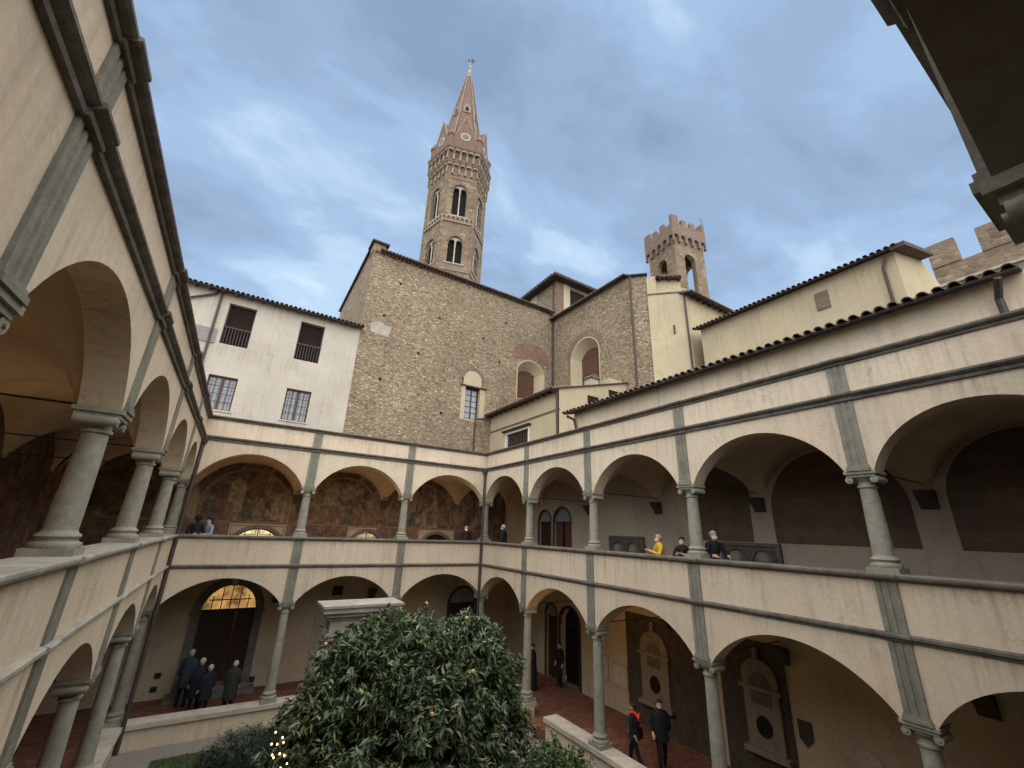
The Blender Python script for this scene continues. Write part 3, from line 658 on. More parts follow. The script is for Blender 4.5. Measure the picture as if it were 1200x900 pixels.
# right wing: doors, brick lunettes, carved reliefs
F = FR['right']; W = WING['right']
arched_door(W, F, -0.35, 0.65, 1.05, 1.60, FLU, 'wood_dark', 0.15, 'corbel_stone', sw=0.09)
arched_door(W, F, 0.95, 2.25, 1.05, 1.72, FLU, 'wood_brown', 0.15, 'corbel_stone', 0.35, sw=0.09)
arched_door(W, F, 0.35, 1.15, -3.3, -2.75, FLL, 'wood_dark', 0.15, 'corbel_stone', sw=0.09)
arched_door(W, F, 1.45, 2.75, -3.45, -2.75, FLL, 'black_void', 0.35, 'wood_dark', sw=0.14)
ax = AX['right']
for i in (2, 3, 4):
    a, b = ax[i]+0.34, ax[i+1]-0.34
    if i == 2: a = 9.0
    MB(F).prism(arch_poly(a, b, 0.46, 1.55, 3.02, 24), 't', D-0.012, D+0.01).build('brick_lunette', 'brick_panel', W)
def relief(a, b, z0, z1, lab):
    t = thing('carved_relief', lab, 'relief', FR['right']((a+b)/2, D-0.1, FLU))
    FF = FR['right']
    MB(FF).box(a, b, D-0.10, D-0.02, z0, z1).build('slab', 'relief_stone', t)
    fr = MB(FF); fr.box(a, b, D-0.15, D-0.10, z1-0.10, z1); fr.box(a, a+0.10, D-0.15, D-0.10, z0, z1-0.10); fr.box(b-0.10, b, D-0.15, D-0.10, z0, z1-0.10)
    fr.build('border', 'relief_stone', t)
    n_ = 2; wd = (b-a-0.2)/n_
    for k in range(n_):
        p0 = a+0.1+k*wd; ar = arch_pts(p0+0.08, p0+wd-0.08, z0+0.30, z1-0.18, 14)
        mb = MB(FF)
        for (p, q), (p2, q2) in zip(ar[:-1], ar[1:]): mb.tube([(p, D-0.12, q), (p2, D-0.12, q2)], 0.045, 6)
        mb.build('arch_moulding', 'relief_stone', t)
        c = (p0*2+wd)/2
        MB(FF).lathe([(0.02, z0+0.05), (0.20, z0+0.10), (0.26, z0+0.32), (0.18, z0+0.50), (0.02, z0+0.56)], c, D-0.06, 14).build('shell', 'serena', t, 'all')
    MB(FF).box(a+0.05, b-0.05, D-0.13, D-0.02, FLU+0.001, z0).build('plinth', 'serena_dark', t)
relief(4.95, 6.80, -0.35, 0.50, 'dark carved stone relief with twin arches behind the yellow jacket person')
relief(10.05, 11.95, -0.35, 0.44, 'dark carved stone relief with twin arches beside the grey-haired person')

# lower walk of the right wing: wall monuments and slabs
def monument(a, b, z0, z1, lab, ext=1.5):
    t = thing('wall_monument', lab, 'monument', F((a+b)/2, D-0.1, FLL))
    MB(F).box(a-0.75, b+ext, D-0.05, D-0.005, FLL, z1+0.45).build('backing_slab', 'corbel_stone', t)
    sh = arch_poly(a, b, z0, z1-0.7, z1, 16)
    MB(F).prism(sh, 't', D-0.13, D-0.05).build('marble_frame', 'monument_marble', t)
    c = (a+b)/2
    MB(F).prism(arch_poly(c-0.28, c+0.28, z0+1.05, z1-0.75, z1-0.35, 12), 't', D-0.15, D-0.13).build('portrait_niche', 'relief_stone', t)
    mb = MB(F); ring = [(c+0.22*math.cos(q), z0+0.55+0.26*math.sin(q)) for q in [2*math.pi*i/20 for i in range(20)]]
    mb.prism(ring, 't', D-0.16, D-0.13); mb.build('inscription_oval', 'black_void', t)
    MB(F).box(a-0.12, b+0.12, D-0.24, D-0.05, z0-0.14, z0).build('shelf', 'monument_marble', t)
    MB(F).box(a-0.10, b+0.10, D-0.20, D-0.13, z1-0.80, z1-0.70).build('cornice', 'monument_marble', t)
    mb = MB(F).lathe([(0.02, z1), (0.12, z1+0.03), (0.06, z1+0.12), (0.10, z1+0.22), (0.02, z1+0.32)], c, D-0.12, 12); mb.build('finial', 'monument_marble', t, 'all')
monument(6.35, 7.55, -4.95, -2.75, 'pale marble wall monument in dark niche behind the person with red scarf')
monument(10.25, 11.25, -4.95, -2.75, 'pale marble wall monument with black oval between the last wall corbels', 0.22)
for a, b, z0, z1 in ((3.55, 4.55, -5.0, -4.05), (3.65, 4.45, -3.85, -3.05), (4.75, 5.55, -5.0, -4.2)):
    fr = MB(F).box(a, b, D-0.04, D-0.002, z0, z1).build('memorial_slab', 'marble', W)
    MB(F).box(a+0.08, b-0.08, D-0.05, D-0.042, z0+0.08, z1-0.08).build('slab_field', 'pale_stone', fr)
ring = [(13.05+0.42*math.cos(q), -4.6+0.52*math.sin(q)) for q in [2*math.pi*i/24 for i in range(24)]]
MB(F).prism(ring, 't', D-0.05, D-0.004).build('oval_plaque', 'marble', W)
MB(F).prism([(11.62, -3.95), (11.95, -3.95), (11.95, -4.35), (11.78, -4.52), (11.62, -4.35)], 't', D-0.05, D-0.004).build('coat_of_arms', 'corbel_stone', W)

# lamps in the walks -------------------------------------------------------
def walk_lamp(p, lab, energy, colr=(1.0, 0.56, 0.20), d=(0, 0, -1)):
    t = thing('wall_lamp', lab, 'lamp', p, 'warm lamps in the cloister walks')
    mb = MB().box(p[0]-0.07, p[0]+0.07, p[1]-0.07, p[1]+0.07, p[2]-0.10, p[2]-0.04); mb.build('housing', 'iron', t)
    MB().lathe([(0.02, p[2]-0.04), (0.05, p[2]-0.03), (0.05, p[2]+0.0), (0.01, p[2]+0.02)], p[0], p[1], 12).build('bulb', 'lamp_glow', t, 'all')
    l = bpy.data.lights.new('lamp_light', 'POINT'); l.energy = energy; l.color = colr; l.shadow_soft_size = 0.12
    lo_ = bpy.data.objects.new('lamp_light', l); col.objects.link(lo_); lo_.parent = t; lo_.location = (0, 0, 0.14)
walk_lamp((XL-3.42, -13.2, 1.2), 'small warm lamp on the frescoed wall under the orange-lit vault', 7, (1.0, 0.60, 0.26))
walk_lamp((XL-3.42, -7.21, 1.2), 'small warm lamp on the frescoed wall, deeper along the greyish walk', 7, (1.0, 0.62, 0.28))
walk_lamp((-9.6, 0.75, FLU+0.10), 'small warm floor lamp behind the parapet of the frescoed bay below the white house', 10, (1.0, 0.66, 0.34))
walk_lamp((-5.4, 0.75, FLU+0.10), 'small warm floor lamp behind the parapet of the middle frescoed bay', 10, (1.0, 0.66, 0.34))
walk_lamp((-1.4, 0.75, FLU+0.10), 'small warm floor lamp behind the parapet of the frescoed bay below the rubble church', 10, (1.0, 0.66, 0.34))
walk_lamp((0.50, -7.28, -2.50), 'small warm lamp inside the arch over the red tiled walk by dark double door', 12)
walk_lamp((-9.7, 5.2, -1.55), 'warm ceiling lamp inside the entrance hall behind the great doorway', 1.6)

# ------------------------------------------------------------------ roofs with barrel tiles
def tile_mesh(L=0.46, r0=0.070, r1=0.086):
    mb = MB(); vs = []; n_ = 7
    for y_, r in ((0, r1), (L, r0)):
        for rr in (r, r-0.016):
            for i in range(n_+1):
                a = math.pi*i/n_; vs.append((rr*math.cos(a), y_, rr*math.sin(a)*0.9))
    k = n_+1; fs = []
    for i in range(n_):
        fs += [(i, i+1, 2*k+i+1, 2*k+i), (k+i+1, k+i, 3*k+i, 3*k+i+1), (i+1, i, k+i, k+i+1)]
    mb.add(vs, fs); return mesh_of(mb, 'barrel_tile', 'tile')
TILE = tile_mesh()
def eave(parent, p0, p1, inward, slope=0.32, depth=3.0, over=0.45, single=True, rafters=True, pitch=0.21, thick=0.07, roofname='roof', mat='tile_dark'):
    """a tiled roof plane whose eave runs from p0 to p1 (xyz on top of the wall face); inward = unit xy pointing up the slope"""
    p0, p1 = Vector(p0), Vector(p1); iv = Vector((inward[0], inward[1], 0)); d = (p1-p0); L = d.length; d.normalize()
    a = iv*1.0; o_ = -over
    def P(u, v, h=0): q = p0 + d*u + iv*v; return (q.x, q.y, q.z + slope*v + h)
    mb = MB(); mb.add([P(0, o_), P(L, o_), P(L, depth), P(0, depth), P(0, o_, thick), P(L, o_, thick), P(L, depth, thick), P(0, depth, thick)],
                      [(3,2,1,0),(4,5,6,7),(0,1,5,4),(1,2,6,5),(2,3,7,6),(3,0,4,7)])
    roof = mb.build(roofname, mat, parent)
    if rafters:
        u = 0.2
        while u < L-0.1:
            q = [P(u, o_+0.06, -0.09), P(u+0.08, o_+0.06, -0.09), P(u+0.08, 0.05, -0.11), P(u, 0.05, -0.11), P(u, o_+0.06, -0.002), P(u+0.08, o_+0.06, -0.002), P(u+0.08, 0.05, -0.002), P(u, 0.05, -0.002)]
            MB().add(q, [(3,2,1,0),(4,5,6,7),(0,1,5,4),(1,2,6,5),(2,3,7,6),(3,0,4,7)]).build('rafter', 'eave_wood', roof); u += 0.55
    nT = int(L/pitch); ang = math.atan2(iv.y, iv.x)-math.pi/2; tilt = math.atan(slope)
    rest = MB()
    for i in range(nT):
        u = (i+0.5)*L/nT
        if single:
            q = P(u, o_-0.09+random.uniform(-0.025, 0.025), thick)
            t = inst(TILE, 'tile', roof, q); t.rotation_euler = (tilt+random.uniform(-0.04, 0.04), random.uniform(-0.09, 0.09), ang+random.uniform(-0.05, 0.05))
        for j in range(1 if single else 0, 3 if single else 2):
            v0 = o_-0.07+0.40*j; r = 0.10+random.uniform(-0.008, 0.008); vs = []
            for v_ in (v0, v0+0.45):
                for k in range(6):
                    aa_ = math.pi*k/5; c_ = u+r*math.cos(aa_); q = P(c_, v_, thick+r*0.9*math.sin(aa_)+0.01); vs.append(q)
            rest.add(vs, [(k, k+1, 7+k, 6+k) for k in range(5)] + [(0, 1, 2, 3, 4, 5)])
    t = rest.build('roof_tiles', 'tile', roof); t['kind'] = 'stuff'
    return roof

# ------------------------------------------------------------------ white house behind the frescoed wing
WH = thing('white_house', 'whitewashed house with barred lower windows and wooden-shuttered openings above the arcade', 'house', (-11, 6.5, UT))
Y0 = 3.78
ops = [(-12.62, -11.47, 5.25, 6.87, None), (-12.60, -11.45, 8.45, 10.55, None), (-9.40, -8.27, 5.25, 6.82, None), (-9.42, -8.25, 8.40, 10.52, None)]
mb = MB()
def wall_rows(mb, x0, x1, z0, z1, y0, y1, rows):
    zc = z0
    for zb, zt, os_ in rows:
        wall_with_openings(mb, x0, x1, zc, zb, y0, y1, [])
        wall_with_openings(mb, x0, x1, zb, zt, y0, y1, [(a, b, zb, zt, None) for a, b in os_]); zc = zt
    wall_with_openings(mb, x0, x1, zc, z1, y0, y1, [])
wall_rows(mb, -22, -6.47, UT-0.2, 11.05, Y0, Y0+0.35, [(5.25, 6.85, [(-12.62, -11.47), (-9.40, -8.27)]), (8.42, 10.54, [(-12.60, -11.45), (-9.42, -8.25)])])
mb.build('wall', 'white_plaster', WH)
MB().box(-22, -6.47, Y0+0.36, 12, UT-0.2, 11.0).build('house_body', 'black_void', WH)
for a, b in ((-12.62, -11.47), (-9.40, -8.27)):
    fr = MB(); z0, z1 = 5.25, 6.85; y_ = Y0+0.19
    for q in ((a, a+0.07, z0, z1), (b-0.07, b, z0, z1), (a+0.07, b-0.07, z0, z0+0.07), (a+0.07, b-0.07, z1-0.07, z1), ((a+b)/2-0.05, (a+b)/2+0.05, z0+0.07, z1-0.07)): fr.box(q[0], q[1], y_, y_+0.08, q[2], q[3])
    win = fr.build('window', 'wood_brown', WH)
    for k in range(2):
        p0 = a+0.07 if k == 0 else (a+b)/2+0.05; p1 = (a+b)/2-0.05 if k == 0 else b-0.07
        MB().box(p0, p1, y_+0.03, y_+0.045, z0+0.07, z1-0.07).build('pane', 'window_glass', win)
        mu = MB()
        for j in range(1, 4): mu.box(p0, p1, y_+0.012, y_+0.029, z0+0.07+(z1-z0-0.14)*j/4-0.012, z0+0.07+(z1-z0-0.14)*j/4+0.012)
        mu.box((p0+p1)/2-0.012, (p0+p1)/2+0.012, y_+0.010, y_+0.0295, z0+0.07, z1-0.07)
        mu.build('glazing_bars', 'wood_brown', win)
    gr = MB()
    for j in range(1, 7): gr.tube([(a+(b-a)*j/7, Y0+0.03, z0), (a+(b-a)*j/7, Y0+0.03, z1)], 0.009, 6)
    for j in range(1, 5): gr.tube([(a, Y0+0.03, z0+(z1-z0)*j/5), (b, Y0+0.03, z0+(z1-z0)*j/5)], 0.008, 6)
    gr.build('window_bars', 'iron', win)
    MB().box(a-0.06, b+0.06, Y0-0.05, Y0+0.10, z0-0.07, z0-0.002).build('window_sill', 'white_plaster', win)
for a, b in ((-12.60, -11.45), (-9.42, -8.25)):
    z0, z1 = 8.42, 10.54; y_ = Y0+0.17
    fr = MB()
    for q in ((a, a+0.06, z0, z1), (b-0.06, b, z0, z1), (a+0.06, b-0.06, z1-0.06, z1), (a+0.06, b-0.06, z0, z0+0.06)): fr.box(q[0], q[1], y_, y_+0.09, q[2], q[3])
    win = fr.build('shuttered_opening', 'wood_shutter', WH)
    sl = MB(); nz = 15
    for j in range(nz):
        z_ = z0+0.95+(z1-z0-1.05)*j/nz; sl.prism([(y_+0.02, z_), (y_+0.035, z_), (y_+0.09, z_+0.055), (y_+0.075, z_+0.055)], 's', a+0.06, b-0.06)
    sl.build('louvres', 'wood_shutter', win)
    bl = MB()
    for j in range(1, 9): bl.box(a+(b-a)*j/9-0.018, a+(b-a)*j/9+0.018, Y0+0.06, Y0+0.095, z0+0.06, z0+0.86)
    bl.box(a+0.0, b-0.0, Y0+0.05, Y0+0.11, z0+0.86, z0+0.93); bl.build('balustrade', 'wood_shutter', win)
    MB().box(a+0.02, b-0.02, Y0+0.30, Y0+0.34, z0, z1).build('inner_dark', 'black_void', win)
eave(WH, (-22, Y0, 11.05), (-6.35, Y0, 11.05), (0, 1), 0.30, 6.0, 0.42)
MB().box(-14.2, -12.78, Y0-0.05, Y0-0.002, 8.35, 9.05).build('wall_plate', 'grey_panel', WH)
MB().tube([(-14.2, Y0-0.10, 10.25), (-13.25, Y0-0.10, 10.78), (-13.15, Y0-0.08, 10.95)], 0.05, 8).build('gutter_arm', 'pipe', WH, 'yes')
MB().tube([(-13.0, Y0-0.08, 10.95), (-13.0, Y0-0.08, 4.3)], 0.055, 8).build('downpipe', 'pipe', WH, 'yes')

# ------------------------------------------------------------------ church of brown rubble
CH = thing('church', 'tall church of brown rubble stone with splayed arched windows and tiled eaves', 'church', (0.5, 9, UT))
CT = 16.35
mb = MB()
wall_rows(mb, -6.47, 7.12, UT-0.2, CT, Y0, Y0+0.6, [(6.86, 9.05, [(0.0, 1.42)]), (9.05, 9.80, [(0.0, 1.42), (4.0, 6.35)]), (9.80, 11.95, [(4.0, 6.35)])])
def arch_plug(mb, a, b, z0, z1, y0, y1, zs, za):
    """the masonry between an arch and the straight head of its opening"""
    pts = arch_pts(a, b, zs, za, 20)
    for (p, q), (p2, q2) in zip(pts[:-1], pts[1:]):
        mb.add([(p,y0,q),(p2,y0,q2),(p2,y0,z1),(p,y0,z1),(p,y1,q),(p2,y1,q2),(p2,y1,z1),(p,y1,z1)], [(0,1,2,3),(7,6,5,4),(0,4,5,1),(2,6,7,3)])
arch_plug(mb, 4.0, 6.35, 9, 11.95, Y0, Y0+0.05, 11.2, 11.94)
mb.build('wall', 'rubble', CH)
MB().box(-6.47, -5.87, Y0+0.6, 14.0, UT-0.2, CT+0.35).build('side_wall', 'rubble', CH)
MB().box(-5.8, 7.1, Y0+0.95, 15, UT-0.2, CT-0.4).build('nave_body', 'black_void', CH)
eave(CH, (-6.1, Y0, CT), (7.1, Y0, CT), (0, 1), 0.30, 5.0, 0.30, single=False, rafters=False)
cm_ = MB(); zz = CT-0.16
for i in range(56): cm_.box(-6.35+i*0.24, -6.35+i*0.24+0.12, Y0-0.16, Y0-0.002, zz, zz+0.13)
cm_.build('eave_dentils', 'brick_red', CH)['kind'] = 'stuff'
MB().box(-6.52, -5.80, Y0-0.05, Y0+0.75, CT-0.15, CT+0.46).build('gable_block', 'rubble', CH)
MB().box(-6.66, -5.62, Y0-0.2, Y0+0.95, CT+0.46, CT+0.58).build('gable_cap', 'tile_dark', CH)
for hx, hz in ((-4.6, 14.6), (-1.9, 13.1), (1.3, 12.6), (-5.3, 12.2), (-3.0, 10.4), (3.0, 14.3), (-5.0, 8.3), (2.6, 11.2), (-1.2, 7.0)):
    MB().box(hx-0.075, hx+0.075, Y0-0.004, Y0+0.05, hz-0.075, hz+0.075).build('putlog_hole', 'black_void', CH)
MB().prism([(-5.9, 11.0), (-4.9, 10.9), (-4.75, 11.5), (-5.6, 11.75), (-6.0, 11.5)], 't', Y0-0.006, Y0+0.02).build('render_patch', 'sill_stone', CH)
mb = MB().box(-6.62, -5.8, Y0+0.88, 14.1, CT+0.36, CT+0.48); mb.build('side_coping', 'tile_dark', CH)
# small barred window with a blind plaster arch
a, b = 0.0, 1.42
fr = MB()
for q in ((a+0.28, a+0.36, 6.98, 9.0), (b-0.20, b-0.12, 6.98, 9.0), (a+0.36, b-0.20, 6.98, 7.06), (a+0.36, b-0.20, 8.92, 9.0), (0.79, 0.86, 7.06, 8.92)): fr.box(q[0], q[1], Y0+0.26, Y0+0.34, q[2], q[3])
for j in (1, 2, 3, 4): fr.box(a+0.36, b-0.20, Y0+0.27, Y0+0.33, 7.06+0.372*j-0.015, 7.06+0.372*j+0.015)
win = fr.build('window', 'wood_dark', CH)
MB().box(a+0.36, b-0.20, Y0+0.30, Y0+0.315, 7.06, 8.92).build('pane', 'window_glass', win)
sp = MB(); sp.box(a, a+0.28, Y0-0.02, Y0+0.36, 6.86, 9.05); sp.box(b-0.12, b+0.26, Y0-0.02, Y0+0.36, 6.86, 9.05); sp.box(a+0.28, b-0.12, Y0+0.10, Y0+0.36, 6.86, 6.98)
sp.build('window_reveal', 'yellow_plaster', win)
MB().box(a-0.1, b+0.32, Y0-0.10, Y0+0.3, 9.0, 9.09).build('lintel', 'wood_dark', win)
MB().prism(arch_poly(a+0.10, b-0.05, 9.09, 9.55, 10.12), 't', Y0-0.02, Y0+0.20).build('blind_arch', 'yellow_plaster', win)
ar = MB(); o_ = arch_pts(a-0.15, b+0.20, 9.5, 10.38, 14); i_ = arch_pts(a+0.10, b-0.05, 9.5, 10.12, 14)
for k in range(14): ar.add([(o_[k][0], Y0-0.03, o_[k][1]), (o_[k+1][0], Y0-0.03, o_[k+1][1]), (i_[k+1][0], Y0-0.03, i_[k+1][1]), (i_[k][0], Y0-0.03, i_[k][1]), (o_[k][0], Y0+0.02, o_[k][1]), (o_[k+1][0], Y0+0.02, o_[k+1][1]), (i_[k+1][0], Y0+0.02, i_[k+1][1]), (i_[k][0], Y0+0.02, i_[k][1])], [(0,1,2,3),(0,4,5,1),(3,2,6,7)])
ar.build('arch_ring', 'dado_frame', win)
def splayed(parent, Fm, a, b, z0, zs, za, depth=0.62, inset=0.42, face=0.0):
    """big window: plaster splay narrowing to a boarded arched shutter"""
    n_ = 16; out = [(a, z0)]+arch_pts(a, b, zs, za, n_)+[(b, z0)]
    inn = [(a+inset, z0+0.2)]+arch_pts(a+inset, b-inset, zs-0.15, za-0.55, n_)+[(b-inset, z0+0.2)]
    mb = MB(Fm)
    for k in range(len(out)-1):
        mb.add([(out[k][0], face-0.025, out[k][1]), (out[k+1][0], face-0.025, out[k+1][1]), (inn[k+1][0], face+depth, inn[k+1][1]), (inn[k][0], face+depth, inn[k][1])], [(0, 1, 2, 3)])
    mb.add([(out[0][0], face-0.025, out[0][1]), (out[-1][0], face-0.025, out[-1][1]), (inn[-1][0], face+depth, inn[-1][1]), (inn[0][0], face+depth, inn[0][1])], [(0, 1, 2, 3)])
    rim = arch_pts(a-0.09, b+0.09, zs, za+0.09, n_); rim = [(a-0.09, z0)]+rim+[(b+0.09, z0)]
    for k in range(len(out)-1):
        mb.add([(out[k][0], face-0.03, out[k][1]), (out[k+1][0], face-0.03, out[k+1][1]), (rim[k+1][0], face-0.03, rim[k+1][1]), (rim[k][0], face-0.03, rim[k][1]),
                (rim[k+1][0], face+0.01, rim[k+1][1]), (rim[k][0], face+0.01, rim[k][1])], [(0, 1, 2, 3), (3, 2, 4, 5)])
    w_ = mb.build('splayed_window', 'yellow_plaster', parent)
    aa_, bb_ = a+inset, b-inset; nb = 5
    for k in range(nb):
        p0, p1 = aa_+(bb_-aa_)*k/nb+0.008, aa_+(bb_-aa_)*(k+1)/nb-0.008
        zt0 = np.interp(p0, [p for p, q in inn], [q for p, q in inn]); zt1 = np.interp(p1, [p for p, q in inn], [q for p, q in inn]); zm = np.interp((p0+p1)/2, [p for p, q in inn], [q for p, q in inn])
        MB(Fm).prism([(p0, z0+0.2), (p1, z0+0.2), (p1, zt1), ((p0+p1)/2, zm), (p0, zt0)], 't', face+depth-0.04, face+depth+0.02).build('shutter_board', 'wood_brown', w_)
    bt = MB(Fm)
    for z_ in (z0+0.45, (z0+zs)/2+0.1, zs-0.1): bt.box(aa_, bb_, face+depth-0.065, face+depth-0.041, z_, z_+0.07)
    bt.build('shutter_battens', 'wood_brown', w_)
    MB(Fm).box(aa_-0.1, bb_+0.1, face+depth+0.05, face+depth+0.1, z0, za).build('backing', 'black_void', w_)
    return w_
splayed(CH, lambda s, t, z: (s, Y0+t, z), 4.08, 6.27, 8.9, 11.15, 11.88)
bk = MB(); bk.prism([(3.6, 11.9), (6.75, 11.9), (6.4, 13.0), (5.2, 13.35), (3.9, 12.9)], 't', Y0-0.012, Y0+0.02); bk.build('brick_relieving_patch', 'brick_patch', CH)
MB().tube([(7.0, Y0-0.10, CT+0.05), (7.02, Y0-0.10, 8.6)], 0.06, 8).build('downpipe', 'pipe', CH, 'yes')
MB().tube([(6.2, Y0-0.4, CT-0.05), (6.9, Y0-0.22, CT-0.20), (7.0, Y0-0.10, CT-0.5)], 0.05, 8).build('gutter_arm', 'pipe', CH, 'yes')
MB().tube([(1.05, Y0-0.10, 7.0), (1.05, Y0-0.10, 4.2)], 0.05, 8).build('downpipe', 'pipe', CH, 'yes')
MB().tube([(1.05, Y0-0.10, 7.0), (1.9, Y0-0.12, 7.15)], 0.05, 8).build('gutter_arm', 'pipe', CH, 'yes')

# the choir: stone facet, narrow diagonal facet, plastered facet
CHO = thing('choir', 'projecting stone and yellow-plastered church choir with tall splayed window beside the rubble nave', 'church', (9.5, 0.5, UT))
FE = lambda s, t, z: (7.12+t, s, z)          # west-facing facet, s = y
mb = MB(FE); wall_with_openings(mb, -3.70, Y0, UT-0.2, 8.9, 0, 0.6, []); wall_with_openings(mb, -3.70, Y0, 8.9, 15.75, 0, 0.6, [(-1.05, 1.75, 8.9, 11.9, 12.95)])
mb.build('west_wall', 'rubble', CHO)
splayed(CHO, lambda s, t, z: (7.12+t, s, z), -1.0, 1.70, 8.9, 11.85, 12.88)
bk = MB(FE); 
ringp = arch_pts(-1.45, 2.15, 12.0, 13.45, 16); ringi = arch_pts(-1.06, 1.76, 12.0, 12.97, 16)
for k in range(16): bk.add([(ringp[k][0], -0.02, ringp[k][1]), (ringp[k+1][0], -0.02, ringp[k+1][1]), (ringi[k+1][0], -0.02, ringi[k+1][1]), (ringi[k][0], -0.02, ringi[k][1]), (ringp[k][0], 0.02, ringp[k][1]), (ringp[k+1][0], 0.02, ringp[k+1][1])], [(0,1,2,3),(0,4,5,1)])
bk.build('brick_arch', 'brick_patch', CHO)
nx = Vector((1, -1, 0)).normalized(); qn = Vector((1, 1, 0)).normalized()
FD = lambda s, t, z: (7.12+nx.x*s+qn.x*t, -3.70+nx.y*s+qn.y*t, z)
MB(FD).box(0.0, 1.08, 0, 0.6, UT-0.2, 15.5).build('diagonal_wall', 'rubble', CHO)
MB(FD).box(1.08, 3.25, -0.05, 0.6, UT-0.2, 14.35).build('plaster_wall', 'yellow_plaster', CHO)
MB(FD).box(1.08, 1.62, -0.05, 0.6, 14.35, 15.35).build('parapet', 'yellow_plaster', CHO)
MB(FD).box(1.62, 3.0, 0.10, 0.6, 14.35, 15.25).build('parapet_field', 'yellow_plaster', CHO)
MB(FD).box(1.05, 3.28, -0.10, 0.02, 14.10, 14.18).build('string_course', 'moulding', CHO)
eave(CHO, FD(1.6, 0.05, 15.2), FD(3.05, 0.05, 15.05), (qn.x, qn.y), 0.12, 0.9, 0.30, single=False)
MB(FD).tube([(3.10, -0.12, 14.2), (3.12, -0.12, 8.0)], 0.055, 8).build('downpipe', 'pipe', CHO, 'yes')
MB(FD).tube([(0.12, -0.10, 15.5), (0.14, -0.10, 8.0)], 0.06, 8).build('downpipe', 'pipe', CHO, 'yes')
MB(FD).box(2.35, 2.42, -0.12, -0.048, 11.45, 12.0).build('wall_anchor', 'iron', CHO)
pe = FD(3.25, 0, 0)
MB().box(pe[0]+0.01, pe[0]+9, pe[1], pe[1]+0.5, UT-0.2, 13.95).build('south_wall', 'yellow_plaster', CHO)
eave(CHO, (pe[0]-0.35, pe[1], 13.95), (pe[0]+9, pe[1], 13.95), (0, 1), 0.30, 3.0, 0.50, single=False)
eave(CHO, (7.12, Y0, 15.75), (7.12, -3.75, 15.60), (1, 0), 0.28, 4.0, 0.32, single=False, rafters=False)
MB().prism([(7.75, Y0), (7.75, -3.2), (9.9, -5.0), (18, -5.0), (18, Y0)], 'z', UT, 13.8).build('choir_body', 'black_void', CHO)
MB(FD).box(-0.1, 1.15, -0.2, 0.9, 15.5, 15.58).build('facet_roof', 'tile_dark', CHO)

# the higher transept block peeping over the choir roof
TR = thing('transept', 'raised stone and brick church block with yellow corner strips and low hipped roof', 'church', (10.5, 8, 16))
xw, ys_, zt = 8.85, 5.6, 20.9
MB().box(xw, 17, ys_, 15, 13, zt).build('wall', 'rubble', TR)
MB().box(xw-0.04, xw+0.35, 8.4, 9.3, 16, zt-0.02).build('corner_strip', 'yellow_plaster', TR)
MB().box(xw+0.75, xw+1.45, ys_-0.06, ys_+0.1, 16, zt-0.02).build('corner_strip', 'yellow_plaster', TR)
MB().box(xw+0.02, xw+0.72, ys_-0.03, ys_+0.1, 16, zt-0.03).build('brick_strip', 'brick_patch', TR)
MB().box(xw+1.5, xw+3.4, ys_-0.02, ys_+0.3, 17.6, zt-0.35).build('recess', 'black_void', TR)
mb = MB(); x0_, x1_, y0_, y1_ = xw-0.75, 17.8, ys_-0.75, 15.8
mb.add([(x0_, y0_, zt), (x1_, y0_, zt), (x1_, y1_, zt), (x0_, y1_, zt), (x0_, y0_, zt+0.14), (x1_, y0_, zt+0.14), (x1_, y1_, zt+0.14), (x0_, y1_, zt+0.14), (12.9, 10.4, zt+1.5), (13.1, 10.6, zt+1.5)],
       [(3,2,1,0),(0,1,5,4),(1,2,6,5),(2,3,7,6),(3,0,4,7),(4,5,8),(5,6,9,8),(6,7,9),(7,4,8,9)])
rf = mb.build('roof', 'tile_dark', TR)
mb = MB()
for i in range(34): mb.box(x0_+i*0.28, x0_+i*0.28+0.17, y0_-0.06, y0_+0.3, zt+0.14, zt+0.22)
for i in range(36): mb.box(x0_-0.06, x0_+0.3, y0_+0.4+i*0.28, y0_+0.4+i*0.28+0.17, zt+0.14, zt+0.22)
t_ = mb.build('roof_tiles', 'tile', rf); t_['kind'] = 'stuff'
MB().tube([(xw-0.12, ys_+0.3, zt), (xw-0.12, ys_+0.3, 16)], 0.06, 8).build('downpipe', 'pipe', TR, 'yes')

# ------------------------------------------------------------------ small yellow house on the corner terrace
SH = thing('small_yellow_house', 'small pale yellow house with lean-to tiled roof set against the rubble church', 'house', (4.5, 0.3, UT))
FS = lambda s, t, z: (2.2+t, s, z)
mb = MB(FS); wall_rows(mb, -3.15, Y0-0.01, UT, 7.35, 0, 0.3, [(4.75, 5.95, [(-0.6, 1.9)])]); mb.build('west_wall', 'yellow_plaster', SH)
mb = MB(); mb.prism([(2.2, UT), (7.1, UT), (7.1, 8.72), (2.2, 7.38)], 't', -3.151, -2.9); mb.build('south_wall', 'yellow_plaster', SH)
MB().prism([(2.55, UT), (7.1, UT), (7.1, 8.4), (2.55, 7.1)], 't', -2.88, Y0-0.05).build('house_body', 'black_void', SH)
eave(SH, (2.2, Y0-0.02, 7.38), (2.2, -3.25, 7.38), (1, 0), 0.272, 4.9, 0.45)
MB(FS).box(-3.2, Y0-0.02, -0.05, 0.02, 6.28, 6.36).build('string_course', 'moulding', SH)
fr = MB(FS)
for q in ((-0.6, -0.48, 4.75, 5.95), (1.78, 1.9, 4.75, 5.95), (-0.48, 1.78, 5.83, 5.95)): fr.box(q[0], q[1], -0.03, 0.15, q[2], q[3])
win = fr.build('window', 'white_paint', SH)
MB(FS).box(-0.48, 1.78, 0.12, 0.14, 4.75, 5.83).build('pane', 'black_void', win)
MB(FS).box(-0.75, 2.05, -0.20, 0.05, 5.96, 6.06).build('lintel_board', 'wood_dark', win)
cu = MB(FS)
